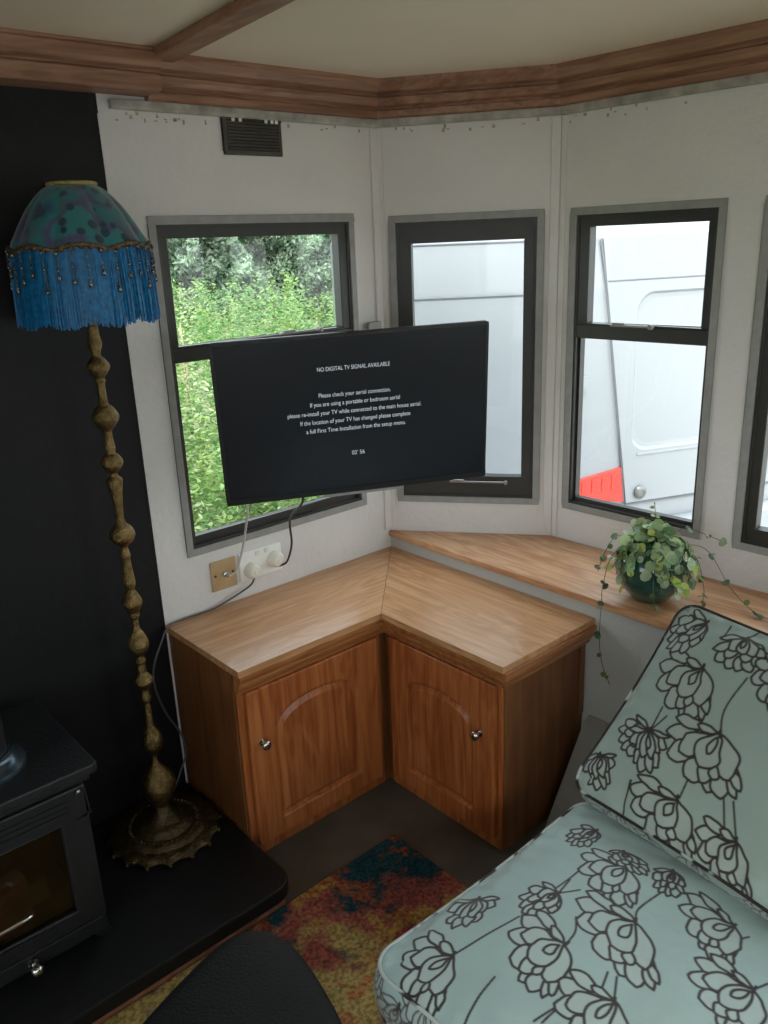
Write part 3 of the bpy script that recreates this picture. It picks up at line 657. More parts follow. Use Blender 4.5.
MB().lathe([(max(.006, p.x), p.z) for p in P3][::-1], (LX, LY, 0), 36).build('pole', 'brass', lp, smooth=True)
MB().tube([(LX, LY, 1.51), (LX, LY, 1.66)], .010, 12).build('upper_rod', 'brass', lp)
MB().lathe([(.018, 0), (.018, .03), (.013, .04), (.022, .06), (.03, .085), (.026, .108), (1e-6, .118)], (LX, LY, 1.62), 20).build('bulb', 'bulb', lp, smooth=True)
NP = 8
def shade_r(t_, h): return 1-.045*abs(math.cos(NP/2*t_))**10
shp = [(.048, 1.822), (.064, 1.814), (.083, 1.797), (.103, 1.773), (.121, 1.745), (.136, 1.718), (.146, 1.700), (.149, 1.690)]
shq = [(p.x, p.z) for p in catmull([(r_, 0, z_) for r_, z_ in shp], 4)]
def scal(t_): return .012*(abs(math.sin(NP/2*t_))-.6)
segs = 192; vs = []; fs = []
inner = len(shq)
for side, dr_ in ((0, 0), (1, -.003)):
    for i, (r_, z_) in enumerate(shq):
        for j in range(segs):
            t_ = 2*PI*j/segs; k = (1.822-z_)/.132; rr = (r_+dr_)*shade_r(t_, z_)
            vs.append((LX+rr*math.cos(t_), LY+rr*math.sin(t_), z_+scal(t_)*k))
for side in (0, 1):
    for i in range(inner-1):
        for j in range(segs):
            o_ = side*inner*segs; fs.append((o_+i*segs+j, o_+i*segs+(j+1) % segs, o_+(i+1)*segs+(j+1) % segs, o_+(i+1)*segs+j))
for i in (0, inner-1):
    for j in range(segs): fs.append((i*segs+j, i*segs+(j+1) % segs, (inner+i)*segs+(j+1) % segs, (inner+i)*segs+j))
sh = MB().add(vs, fs).build('shade', 'shade', lp, smooth=True); tag(sh, 'domed turquoise and purple patterned cloth shade')
belt = [(LX+.152*shade_r(t_, 0)*math.cos(t_), LY+.152*shade_r(t_, 0)*math.sin(t_), 1.690+scal(t_)) for t_ in [2*PI*j/192 for j in range(192)]]
b_ = MB().tube(belt, .0050, 8, closed=True)
for j in range(0, 192, 2):
    if j % 4 == 0: b_.sphere((belt[j][0]*1, belt[j][1], belt[j][2]-.003), .0066, 6)
b_.build('braid', 'braid', sh, smooth=True)
top = [(LX+.051*math.cos(t_), LY+.051*math.sin(t_), 1.824) for t_ in [2*PI*j/48 for j in range(48)]]
MB().tube(top, .0045, 8, closed=True).build('top_trim', 'gold_trim', sh, smooth=True)
m = MB()
for k in range(3):
    t_ = 2*PI*k/3+.4; m.tube([(LX, LY, 1.80), (LX+.05*math.cos(t_), LY+.05*math.sin(t_), 1.822)], .002, 6)
m.tube([(LX, LY, 1.66), (LX, LY, 1.80)], .004, 8)
m.build('shade_carrier', 'brass', lp)
# fringe: dense ribbons
m = MB(); 
for layer in (0, 1):
    nst = 340
    for j in range(nst):
        t0 = 2*PI*(j+.5*layer)/nst; wv = .149+.0035*math.sin(t0*31+layer)+random.uniform(-.0015, .0015)-layer*.003
        zb = 1.527+random.uniform(-.007, .007)+.004*math.sin(t0*9); w_ = 2*PI/nst*.62
        zt = 1.688+scal(t0); rb = wv+.006+random.uniform(-.002, .003)
        tw = random.uniform(-.012, .012)
        P = []
        for (zz, r_, dt) in ((zt, wv-.002, 0), ((zt+zb)/2, (wv+rb)/2+.001, tw*.5), (zb, rb, tw)):
            for s_ in (-1, 1):
                for q_ in (0, .0022):
                    w2 = w_*(1 if zz != zb else .7)
                    P.append((LX+(r_-q_)*math.cos(t0+dt+s_*w2), LY+(r_-q_)*math.sin(t0+dt+s_*w2), zz))
        m.add(P, [(0, 2, 6, 4), (1, 5, 7, 3), (0, 4, 5, 1), (2, 3, 7, 6), (4, 6, 10, 8), (5, 9, 11, 7), (4, 8, 9, 5), (6, 7, 11, 10), (8, 10, 11, 9)])
tag(m.build('fringe', 'fringe', lp), 'long bright blue fringe', kind='stuff')
for j in range(32):
    t_ = 2*PI*(j+.3)/32; L_ = .060+.018*math.sin(j*2.4); m = MB(); z_ = 1.682+scal(t_); rr = .158; q = 0
    x_, y_ = LX+rr*math.cos(t_), LY+rr*math.sin(t_)
    m.tube([(x_, y_, z_), (x_, y_, z_-L_)], .0007, 4)
    k = 0
    while q < L_:
        s_ = .0022 if k % 4 else .0036; m.sphere((x_, y_, z_-q), s_, 8, 1.3); q += s_*2.6+.002; k += 1
    m.sphere((x_, y_, z_-L_-.004), .0048, 8, 1.6)
    m.build('bead_string', 'bead', lp, smooth=True)

# ------------------------------------------------------------------ rug, footstool
m = MB(); m.box(-2.45, -.548, -2.2, -.585, .0005, .010)
tag(m.build('rug', 'rug', bevel=.003), 'abstract red, teal and yellow rug on the floor by the hearth', 'rug')
fsr = thing('footstool', 'black upholstered footstool with rounded corners in the foreground', 'footstool', (-1.52, -1.25, .01))
def rrect(x0, x1, y0, y1, r_, n=8):
    P = []
    for cx, cy, a0 in ((x1-r_, y1-r_, 0), (x0+r_, y1-r_, PI/2), (x0+r_, y0+r_, PI), (x1-r_, y0+r_, 3*PI/2)):
        for k in range(n+1):
            t_ = a0+PI/2*k/n; P.append((cx+r_*math.cos(t_), cy+r_*math.sin(t_)))
    return P
def loft(rings, name, mat, parent, smooth=True):
    n = len(rings[0]); vs = [v for r_ in rings for v in r_]; fs = [tuple(range(n-1, -1, -1)), tuple(range((len(rings)-1)*n, len(rings)*n))]
    for i in range(len(rings)-1):
        for j in range(n): fs.append((i*n+j, i*n+(j+1) % n, (i+1)*n+(j+1) % n, (i+1)*n+j))
    return MB().add(vs, fs).build(name, mat, parent, smooth=smooth, angle=60)
so_ = [(-1.66, -1.075), (-1.526, -1.02), (-1.40, -.978), (-1.30, -.958), (-1.240, -.985), (-1.218, -1.06), (-1.232, -1.17), (-1.262, -1.28), (-1.31, -1.40), (-1.40, -1.49), (-1.54, -1.50), (-1.68, -1.43), (-1.75, -1.30), (-1.74, -1.15)]
so_c = Vector((sum(p[0] for p in so_)/len(so_), sum(p[1] for p in so_)/len(so_), 0))
lp_s = []
for i in range(len(so_)):
    a_, b_, c_, d_ = [Vector((*so_[(i+k) % len(so_)], 0)) for k in (-1, 0, 1, 2)]
    for k in range(6):
        t_ = k/6; lp_s.append(.5*((2*b_)+(c_-a_)*t_+(2*a_-5*b_+4*c_-d_)*t_*t_+(3*b_-a_-3*c_+d_)*t_**3))
def SR(f_, z_): return [(so_c.x+(p.x-so_c.x)*f_, so_c.y+(p.y-so_c.y)*f_, z_) for p in lp_s]
loft([SR(f_, z_) for f_, z_ in ((.93, .285), (.985, .292), (1, .31), (1, .395), (.98, .420), (.93, .436), (.82, .444), (.6, .449), (.3, .451))], 'cushion_top', 'leather', fsr)
loft([SR(.88, .20), SR(.88, .286)], 'frame', 'leather', fsr)
for x_, y_ in ((-1.62, -1.17), (-1.32, -1.08), (-1.36, -1.34), (-1.60, -1.38)): MB().lathe([(.014, .0), (.022, .19)], (x_, y_, .0105), 14).build('leg', 'tv_body', fsr, smooth=True, angle=40)

# ------------------------------------------------------------------ cushions with the flower print
RES = .00155
PET = {
 'A': [(-.30, .10, -1.15, .05, .30), (-.35, .25, -1.05, .45, .36), (0, .45, -.15, .98, .36), (.05, .5, .14, 1.04, .36), (.2, .5, .42, .97, .18), (.2, .45, .50, .85, .16), (-.2, .45, -.64, .78, .42), (-.1, .45, -.32, .84, .30), (-.20, -.03, -.98, -.20, .20), (-.22, .05, -.82, .36, .36), (0, 0, -.48, -.10, .15), (0, .02, .44, .62, .10), (0, .02, .36, .52, .10), (0, 0, .26, .72, .48), (0, 0, -.36, .60, .52), (-.05, .08, -.24, .36, .17), (-.02, .54, -.06, .76, .20)],
 'B': [(-.2, .35, -.75, .72, .30), (-.1, .4, -.45, .92, .30), (0, .45, -.12, 1.0, .32), (.05, .45, .22, .96, .32), (.1, .4, .5, .78, .28), (-.2, .2, -.85, .42, .30), (-.1, .3, -.5, .62, .28), (.0, .35, .05, .72, .28), (.1, .2, .55, .52, .26), (0, 0, -.75, .05, .16), (0, 0, .5, .30, .12), (0, 0, -.42, .42, .34), (0, 0, .24, .50, .34), (0, 0, -.1, .50, .30), (-.02, .08, -.08, .30, .12)],
 'C': [(-.05, .1, -.8, .35, .3), (.05, .1, .75, .35, .3), (0, .3, -.52, .82, .36), (0, .3, .5, .82, .36), (0, .3, -.2, 1.0, .36), (0, .3, .22, .98, .36), (0, 0, -.5, .5, .30), (0, 0, .5, .5, .30), (0, 0, -.2, .66, .36), (0, 0, .22, .66, .36), (0, .1, 0, .42, .16), (0, 0, -.85, .05, .14), (0, 0, .8, .1, .12)],
}
PET['D'] = PET['A']
def petal_poly(b, ang, L, Wd, n=14):
    ca, sa = math.cos(math.radians(ang)), math.sin(math.radians(ang)); P = []
    ts = [k/n for k in range(n+1)]
    pts = [(t*L, Wd/2*max(0, math.sin(PI*t**1.35))**.75) for t in ts]+[(t*L, -Wd/2*max(0, math.sin(PI*t**1.35))**.75) for t in ts[::-1][1:-1]]
    for y, x in pts: P.append((b[0]+y*sa+x*ca, b[1]+y*ca-x*sa))
    return np.array(P)
class Print:
    def __init__(s, w, h, ou, ov):
        s.ou, s.ov = ou, ov; s.nx = int(w/RES)+1; s.ny = int(h/RES)+1
        s.line = np.zeros((s.ny, s.nx)); s.pet = np.zeros((s.ny, s.nx))
    def region(s, P, pad):
        x0 = max(0, int((P[:, 0].min()-pad-s.ou)/RES)); x1 = min(s.nx, int((P[:, 0].max()+pad-s.ou)/RES)+2)
        y0 = max(0, int((P[:, 1].min()-pad-s.ov)/RES)); y1 = min(s.ny, int((P[:, 1].max()+pad-s.ov)/RES)+2)
        if x1 <= x0 or y1 <= y0: return None
        X, Y = np.meshgrid(s.ou+np.arange(x0, x1)*RES, s.ov+np.arange(y0, y1)*RES)
        return slice(y0, y1), slice(x0, x1), X, Y
    def segd(s, X, Y, A, B):
        d = B-A; l = d@d+1e-12; t = np.clip(((X-A[0])*d[0]+(Y-A[1])*d[1])/l, 0, 1)
        return np.hypot(X-A[0]-t*d[0], Y-A[1]-t*d[1])
    def poly(s, P, lw):
        r_ = s.region(P, .006)
        if not r_: return
        sy, sx, X, Y = r_; D = np.full(X.shape, 9.); ins = np.zeros(X.shape, bool); n = len(P)
        for i in range(n):
            A, B = P[i], P[(i+1) % n]; D = np.minimum(D, s.segd(X, Y, A, B))
            c = ((A[1] > Y) != (B[1] > Y)); dy = B[1]-A[1]
            if abs(dy) > 1e-12: ins ^= c & (X < (B[0]-A[0])*(Y-A[1])/dy+A[0])
        L = s.line[sy, sx]; Q = s.pet[sy, sx]
        L[ins] = 0; Q[ins] = 1
        k = np.clip((lw-D)/.0012+.5, 0, 1); np.maximum(L, k, out=L)
    def stroke(s, P, lw):
        P = np.array([tuple(q)[:2] for q in catmull([(a_, b_, 0) for a_, b_ in P], 6)]) if len(P) > 2 else np.array(P)
        r_ = s.region(P, .006)
        if not r_: return
        sy, sx, X, Y = r_; D = np.full(X.shape, 9.)
        for i in range(len(P)-1): D = np.minimum(D, s.segd(X, Y, P[i], P[i+1]))
        np.maximum(s.line[sy, sx], np.clip((lw-D)/.0012+.5, 0, 1), out=s.line[sy, sx])
    def flower(s, kind, neck, tip, le, ri, lw=.0026):
        nk = np.array(neck); ey = (np.array(tip)-nk)*.98; ly = np.hypot(*ey); ex = (np.array(ri)-np.array(le))/1.85; lx = np.hypot(*ex)
        if ly < .075: ey = ey/ly*.075; ly = .075
        ex = ex/lx*min(1.0*ly, max(.60*ly, lx))
        pe = np.array((ey[1], -ey[0]))/ly; pe = pe if ex@pe > 0 else -pe      # limit the shear
        lx = np.hypot(*ex); ex = ex+pe*lx*.5; ex = ex/np.hypot(*ex)*lx
        for bx, by, tx, ty, Wd in PET[kind]:
            ang = math.degrees(math.atan2(tx-bx, ty-by)); L = math.hypot(tx-bx, ty-by)
            P = petal_poly((bx, by), ang, L, Wd*1.05)
            Q = nk+P[:, :1]*ex+P[:, 1:]*ey
            j = np.array([[mnoise.noise(Vector((q[0]*45, q[1]*45, 1.3))), mnoise.noise(Vector((q[0]*45, q[1]*45, 7.7)))] for q in Q])*.0045
            s.poly(Q+j, lw)
        s.stroke([tuple(nk-ey*.06), tuple(nk+ey*.05)], .0034)
    def sample(s, u, v):
        x = np.clip(((u-s.ou)/RES), 0, s.nx-1.001); y = np.clip(((v-s.ov)/RES), 0, s.ny-1.001)
        x0 = x.astype(int); y0 = y.astype(int); fx = x-x0; fy = y-y0; out = []
        for G in (s.line, s.pet):
            out.append(G[y0, x0]*(1-fx)*(1-fy)+G[y0, x0+1]*fx*(1-fy)+G[y0+1, x0]*(1-fx)*fy+G[y0+1, x0+1]*fx*fy)
        return out
def np_grid(name, P, nu, nv, mat, parent, tint, wrap=False):
    """P (nv,nu,3) -> quad grid mesh with the print attribute"""
    idx = np.arange(nu*nv).reshape(nv, nu)
    if wrap: idx = np.concatenate([idx, idx[:, :1]], 1)
    F_ = np.stack([idx[:-1, :-1], idx[:-1, 1:], idx[1:, 1:], idx[1:, :-1]], -1).reshape(-1, 4)
    me = bpy.data.meshes.new(name); me.vertices.add(nu*nv); me.vertices.foreach_set('co', P.reshape(-1).astype(np.float32))
    me.loops.add(F_.size); me.loops.foreach_set('vertex_index', F_.reshape(-1).astype(np.int32))
    me.polygons.add(len(F_)); me.polygons.foreach_set('loop_start', np.arange(0, F_.size, 4, dtype=np.int32))
    me.update(calc_edges=True); me.validate()
    me.polygons.foreach_set('use_smooth', np.ones(len(F_), bool))
    at = me.color_attributes.new('print', 'FLOAT_COLOR', 'POINT')
    c = np.ones((nu*nv, 4), np.float32); c[:, 0] = tint[0].reshape(-1); c[:, 1] = tint[1].reshape(-1); c[:, 2] = 0
    at.data.foreach_set('color', c.reshape(-1))
    me.materials.append(M[mat]); o = bpy.data.objects.new(name, me); link(o, parent); return o
def cushion(label, loc, O, eu, ev, en, w, d, T, crown, pr, bandpr, mat, piping, corner=.055, seed=1, clip=None):
    """face corner O, eu across, ev along, en outward normal; T thickness behind the face"""
    O, eu, ev, en = [np.array(v_, float) for v_ in (O, eu, ev, en)]
    r = thing('sofa_cushion', label, 'cushion', loc)
    def shape(U, Vv, dep):
        """rounded outline map: U,V in metres from corner, dep added along en"""
        x = U-w/2; y = Vv-d/2; ax, ay = w/2-corner, d/2-corner
        qx = np.maximum(0, np.abs(x)-ax)/corner; qy = np.maximum(0, np.abs(y)-ay)/corner
        m_ = np.maximum(qx, qy); l = np.hypot(qx, qy)+1e-9; k = np.where((qx > 0) & (qy > 0), m_/l, 1.)
        x2 = np.sign(x)*(np.minimum(np.abs(x), ax)+qx*k*corner); y2 = np.sign(y)*(np.minimum(np.abs(y), ay)+qy*k*corner)
        # slightly bowed-in edges between the pulled-out corners
        x2 = x2-np.sign(x)*.010*(np.abs(x)/(w/2))**3*np.cos(np.clip(y/(d/2), -1, 1)*PI/2); y2 = y2-np.sign(y)*.008*(np.abs(y)/(d/2))**3*np.cos(np.clip(x/(w/2), -1, 1)*PI/2)
        return O+(x2+w/2)[..., None]*eu+(y2+d/2)[..., None]*ev+np.asarray(dep)[..., None]*en
    nu, nv = int(w/RES)+1, int(d/RES)+1
    U, Vv = np.meshgrid(np.linspace(0, w, nu), np.linspace(0, d, nv))
    a_ = np.abs(2*U/w-1); b_ = np.abs(2*Vv/d-1)
    dep = crown*((1-a_**3.2)*(1-b_**3.2))**.62
    edge = np.minimum(np.minimum(U, w-U), np.minimum(Vv, d-Vv))
    puck = np.exp(-(edge/.05)**2)*.0022*(np.sin((U+.3*Vv)*95+seed)+np.sin((Vv-.2*U)*120+2*seed))*np.minimum(1, edge/.012)
    wr = .0022*np.sin(U*23+3*np.sin(Vv*14+seed))*np.minimum(1, edge/.06)
    face = np_grid('face_panel', shape(U, Vv, dep+puck+wr), nu, nv, mat, r, pr.sample(U, Vv))
    # outline loop
    nb = int(2*(w+d)/RES/1.3); s_ = np.linspace(0, 2*(w+d), nb, endpoint=False)
    lu = np.where(s_ < w, s_, np.where(s_ < w+d, w, np.where(s_ < 2*w+d, w-(s_-w-d), 0))); lv = np.where(s_ < w, 0, np.where(s_ < w+d, s_-w, np.where(s_ < 2*w+d, d, d-(s_-2*w-d))))
    nt_ = max(20, int(T/RES/1.3)); tt = np.linspace(0, 1, nt_)
    LU, TT = np.meshgrid(lu, tt); LV, _ = np.meshgrid(lv, tt); SS_, _ = np.meshgrid(s_, tt)
    P = shape(LU, LV, -TT*T)
    # bulge outward from centre of the face plane
    cx = LU-w/2; cy = LV-d/2; ox = np.where(np.abs(cx) > w/2-1e-6, np.sign(cx), 0); oy = np.where(np.abs(cy) > d/2-1e-6, np.sign(cy), 0)
    kx = np.clip((np.abs(cx)-(w/2-corner))/corner, 0, 1)*np.sign(cx); ky = np.clip((np.abs(cy)-(d/2-corner))/corner, 0, 1)*np.sign(cy)
    kx = np.where(ox != 0, ox, kx); ky = np.where(oy != 0, oy, ky); l = np.hypot(kx, ky)+1e-9
    bul = (.014*np.sin(PI*TT)**.8)
    P = P+(kx/l*bul)[..., None]*eu+(ky/l*bul)[..., None]*ev
    np_grid('boxing_band', P, nb, nt_, mat, r, bandpr.sample(SS_ % .62, TT*T), wrap=True)
    # under panel (coarse)
    nu2 = nv2 = 24; U, Vv = np.meshgrid(np.linspace(0, w, nu2), np.linspace(0, d, nv2)); a_ = np.abs(2*U/w-1); b_ = np.abs(2*Vv/d-1)
    z0 = np.zeros(U.shape)
    np_grid('back_panel', shape(U, Vv, -T-.004*((1-a_**4)*(1-b_**4))), nu2, nv2, mat, r, (z0, z0))
    for k, dep_ in enumerate((0., -T)):
        st_ = max(1, nb//260); lp_ = shape(lu[::st_], lv[::st_], np.full(lu[::st_].shape, dep_))
        lp_ = lp_ + (kx/l)[0, ::st_][:, None]*eu*.002+(ky/l)[0, ::st_][:, None]*ev*.002
        MB().tube([tuple(p_) for p_ in lp_], .0036, 8, closed=True).build('piping', piping[k], r, smooth=True)
    return r
SF = [('A', (0.083, 0.09), (0.105, -0.032), (0.014, 0.003), (0.137, 0.022)), ('C', (0.016, 0.227), (0.049, 0.14), (0.012, 0.129), (0.07, 0.221)),
('B', (0.13, 0.335), (0.116, 0.246), (0.049, 0.28), (0.151, 0.255)), ('A', (0.182, 0.49), (0.217, 0.386), (0.084, 0.419), (0.231, 0.455)),
('A', (0.273, 0.377), (0.332, 0.258), (0.181, 0.287), (0.37, 0.298)), ('A', (0.216, 0.245), (0.218, 0.123), (0.113, 0.147), (0.277, 0.135)),
('A', (0.339, 0.208), (0.385, 0.09), (0.284, 0.121), (0.435, 0.16)), ('D', (0.398, 0.502), (0.394, 0.402), (0.283, 0.475), (0.442, 0.433)),
('A', (0.487, 0.395), (0.489, 0.289), (0.387, 0.334), (0.547, 0.35)), ('B', (0.069, 0.549), (0.063, 0.471), (0.026, 0.493), (0.102, 0.511)),
('B', (0.152, 0.53), (0.207, 0.496), (0.147, 0.522), (0.21, 0.551)), ('B', (0.25, 0.55), (0.284, 0.48), (0.247, 0.506), (0.302, 0.553)),
('A', (0.50, .17), (.52, .06), (.43, .1), (.58, .12)), ('C', (.57, .56), (.57, .46), (.5, .5), (.6, .5))]
SSt = [[(0.083, 0.09), (0.096, 0.146), (0.113, 0.238)], [(0.19, 0.001), (0.177, 0.05), (0.169, 0.105)], [(0.13, 0.335), (0.121, 0.384)], [(0.118, 0.344), (0.119, 0.42)], [(0.128, 0.332), (0.152, 0.374)], [(0.273, 0.377), (0.26, 0.41), (0.267, 0.502)], [(0.339, 0.208), (0.315, 0.253)], [(0.321, 0.184), (0.299, 0.25)], [(0.281, 0.091), (0.284, 0.134)], [(0.27, 0.084), (0.281, 0.131)], [(0.413, 0.46), (0.429, 0.495)], [(0.498, 0.423), (0.487, 0.395)], [(.216, .245), (.21, .28), (.19, .31)], [(.5, .17), (.47, .28)]]
BF = [('A', (0.099, 0.361), (0.126, 0.236), (0.002, 0.269), (0.168, 0.31)), ('B', (0.068, 0.183), (0.04, 0.115), (-0.023, 0.156), (0.101, 0.10)),
('C', (0.068, 0.183), (0.112, 0.095), (0.053, 0.108), (0.128, 0.124)), ('A', (0.21, 0.244), (0.262, 0.125), (0.148, 0.136), (0.331, 0.189)),
('B', (0.15, 0.465), (0.179, 0.383), (0.085, 0.386), (0.226, 0.433)), ('A', (0.2, 0.084), (0.238, -0.022), (0.109, 0.011), (0.285, 0.032)),
('A', (0.337, 0.072), (0.375, -0.03), (0.29, 0.010), (0.42, 0.028)), ('B', (0.045, 0.464), (-0.005, 0.364), (-0.031, 0.417), (0.04, 0.371)), ('C', (-0.01, 0.083), (0.038, 0.013), (-0.013, -0.003), (0.057, 0.045)),
('A', (0.275, 0.425), (0.283, 0.326), (0.208, 0.357), (0.343, 0.345)), ('A', (.42, .30), (.46, .18), (.35, .24), (.52, .25)), ('B', (.45, .46), (.46, .37), (.4, .4), (.5, .4)), ('A', (.50, .14), (.52, .02), (.44, .06), (.58, .08))]
BSt = [[(0.21, 0.244), (0.192, 0.295), (0.196, 0.379)], [(0.068, 0.183), (0.063, 0.242)], [(0.068, 0.183), (0.084, 0.228)], [(0.092, 0.069), (0.098, 0.037)], [(0.09, 0.067), (0.111, -0.009)], [(0.203, 0.088), (0.198, 0.131)], [(0.279, 0.133), (0.332, 0.035)], [(0.299, 0.136), (0.337, 0.072)], [(0.101, 0.438), (0.099, 0.48)], [(0.165, 0.503), (0.144, 0.459)], [(.42, .30), (.43, .42)]]
def shs(p): return (p[0]+.022, p[1]+.018)
prS = Print(.66, .67, 0, 0)
for s_ in SSt: prS.stroke([shs(q) for q in s_], .0021)
for f_ in SF: prS.flower(f_[0], *[shs(q) for q in f_[1:]])
prB = Print(.66, .53, 0, 0)
def sh2(p): return (p[0]+.034, p[1]+.006)
for s_ in BSt: prB.stroke([sh2(q) for q in s_], .0021)
for f_ in BF: prB.flower(f_[0], *[sh2(q) for q in f_[1:]])
prBand = Print(.64, .13, 0, 0)
for i in range(11):
    x_ = .03+i*.058; y_ = random.uniform(-.02, .05); an = random.uniform(-.6, .6)
    prBand.flower(random.choice('ABC'), (x_, y_), (x_+.09*math.sin(an), y_+.09*math.cos(an)), (x_-.04, y_+.05), (x_+.04, y_+.05), .0016)
# seat cushion
cushion('turquoise flower print seat cushion lying flat, nearest the floor', (-.85, -1.55, .34), (-1.158, -1.205, .445), (0, -1, 0), (1, 0, 0), (0, 0, 1), .65, .66, .105, .030, prS, prBand, 'cloth', ('pipe_light', 'pipe_light'), seed=1)
eu_ = np.array([-.12, -.993, 0]); eu_ /= np.linalg.norm(eu_); ev_ = np.array([.73, -.088, .68]); ev_ /= np.linalg.norm(ev_)
en_ = np.cross(ev_, eu_); en_ /= np.linalg.norm(en_)
if en_[2] < 0: en_ = -en_
cushion('grey green flower print back cushion leaning on the window ledge', (-.35, -1.55, .45), (-.552, -1.200, .507), eu_, ev_, en_, .64, .500, .095, .022, prB, prBand, 'cloth_b', ('pipe_dark', 'pipe_light'), corner=.045, seed=4)
sb = thing('sofa', 'low plain sofa under the flowered cushions', 'sofa', (-.7, -1.55, 0))
MB().box(-1.10, -.24, -1.87, -1.255, .10, .336).build('frame', 'base_shade_paint', sb, bevel=.006)
for x_ in (-1.06, -.28):
    for y_ in (-1.83, -1.295): MB().box(x_-.02, x_+.02, y_-.02, y_+.02, .0105 if x_ < -.6 else .0005, .101).build('leg', 'oak_side', sb, bevel=.003)

# ------------------------------------------------------------------ potted plant
def leaves_mesh(name, L, mat, parent, seg=8):
    """L: list of (centre, normal, radius, colour, aspect)"""
    vs, fs, cols = [], [], []
    for c, nn, r_, col, asp in L:
        c = Vector(c); nn = Vector(nn).normalized(); u = nn.orthogonal().normalized(); w_ = nn.cross(u); an = random.uniform(0, 2*PI)
        u, w_ = u*math.cos(an)+w_*math.sin(an), w_*math.cos(an)-u*math.sin(an)
        k = len(vs); vs.append(tuple(c-nn*r_*.18)); 
        for j in range(seg):
            t_ = 2*PI*j/seg; vs.append(tuple(c+u*math.cos(t_)*r_+w_*math.sin(t_)*r_*asp))
        for j in range(seg): fs.append((k, k+1+j, k+1+(j+1) % seg))
        cols += [col]*(seg+1)
    me = bpy.data.meshes.new(name); me.from_pydata(vs, [], fs); me.update()
    at = me.color_attributes.new('tint', 'FLOAT_COLOR', 'POINT'); at.data.foreach_set('color', np.array([(*c, 1) for c in cols], np.float32).reshape(-1))
    for p in me.polygons: p.use_smooth = True
    me.materials.append(M[mat]); o = bpy.data.objects.new(name, me); link(o, parent); return o
PX, PY, PZ = .105, -.985, .6825
pp = thing('potted_plant', 'trailing round leaved plant in a dark green glass pot on the window ledge', 'plant', (PX, PY, PZ))
R_ = .099
pf = [(.030, .0), (.052, .004)]
for k in range(1, 15):
    t_ = -1.0+k*.148; pf.append((R_*math.cos(t_), R_*.95+R_*math.sin(t_)*.98))
pf2 = pf+[(pf[-1][0]-.006, pf[-1][1]-.002), (pf[-1][0]-.010, pf[-1][1]-.016)]
MB().lathe(pf2+[(.03, .13), (1e-6, .13)], (PX, PY, PZ), 40).build('pot', 'pot', pp, smooth=True)
MB().lathe([(.048, .145), (.042, .152), (.02, .158), (1e-6, .16)], (PX, PY, PZ), 24).build('soil', 'soil', pp, smooth=True)
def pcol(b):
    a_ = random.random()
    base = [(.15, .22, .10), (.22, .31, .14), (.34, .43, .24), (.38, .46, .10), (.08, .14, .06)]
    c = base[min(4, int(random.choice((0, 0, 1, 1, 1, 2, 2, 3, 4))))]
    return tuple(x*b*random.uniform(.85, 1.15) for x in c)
Lf = []; stm = MB(); T0 = Vector((PX, PY, PZ+.155))
cam_dir = Vector((-.75, -.6, .35)).normalized()
for i in range(60):
    t_ = random.uniform(0, 2*PI); rr = random.uniform(.03, .128); up_ = random.uniform(.01, .055)
    end = T0+Vector((rr*math.cos(t_), rr*math.sin(t_), up_-max(0, rr-.06)*1.6))
    mid = T0+(end-T0)*.5+Vector((0, 0, .03))
    pt = catmull([T0+Vector((random.uniform(-.02, .02), random.uniform(-.02, .02), 0)), mid, end], 5); stm.tube(pt, .0011, 5)
    for k in (4, 6, 8, 10):
        p_ = Vector(pt[k]); Lf.append((p_+Vector((random.uniform(-.01, .01), random.uniform(-.01, .01), random.uniform(-.004, .008))), Vector((random.uniform(-.5, .5), random.uniform(-.5, .5), 1)) if random.random() < .4 else cam_dir+Vector((random.uniform(-.6, .6), random.uniform(-.6, .6), random.uniform(-.3, .5))), random.uniform(.010, .019), pcol(1.35), random.uniform(.8, 1)))
# leaves draping over the pot
for i in range(34):
    t_ = random.uniform(PI*.8, PI*1.8); st0 = T0+Vector((.05*math.cos(t_), .05*math.sin(t_), -.005)); ln = random.uniform(.04, .12)
    pt = [st0]
    for k in range(1, 7):
        f_ = k/6*ln/.094; ph = min(.35+f_*1.4, 2.3); rr = R_*math.sin(ph)+.010
        pt.append(Vector((PX+rr*math.cos(t_+.1*k*.3), PY+rr*math.sin(t_+.1*k*.3), PZ+.09+R_*math.cos(ph))))
    stm.tube(pt, .0009, 5)
    for k in range(2, 7):
        if random.random() < .55: 
            p_ = pt[k]; out_ = Vector((math.cos(t_), math.sin(t_), .4)); Lf.append((p_+out_*.008, out_+Vector((random.uniform(-.4, .4), random.uniform(-.4, .4), random.uniform(-.2, .5))), random.uniform(.010, .017), pcol(1.1), random.uniform(.8, 1)))
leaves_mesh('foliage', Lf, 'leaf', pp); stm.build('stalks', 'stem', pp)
def trail(P, n, name='trailing_stem', rl=(.008, .012), bright=.8, upw=.5):
    pt = catmull(P, 8); s_ = MB().tube(pt, .0011, 5).build(name, 'stem', pp)
    L = []
    for k in range(n):
        q = pt[int((k+.8)/(n+.2)*(len(pt)-1))]
        for sd in (-1, 1):
            off = Vector((random.uniform(-1, 1), random.uniform(-1, 1), .3)).normalized()*.008
            L.append((q+off*sd, Vector((random.uniform(-.6, .3), random.uniform(-.6, .3), upw)), random.uniform(*rl), pcol(bright), random.uniform(.75, 1)))
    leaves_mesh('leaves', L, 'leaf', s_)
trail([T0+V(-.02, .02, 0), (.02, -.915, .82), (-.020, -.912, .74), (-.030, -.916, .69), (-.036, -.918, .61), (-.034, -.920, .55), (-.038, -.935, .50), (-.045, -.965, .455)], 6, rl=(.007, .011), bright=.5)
trail([T0+V(0, .04, .01), (.08, -.885, .85), (.05, -.865, .80), (.03, -.86, .75)], 5)
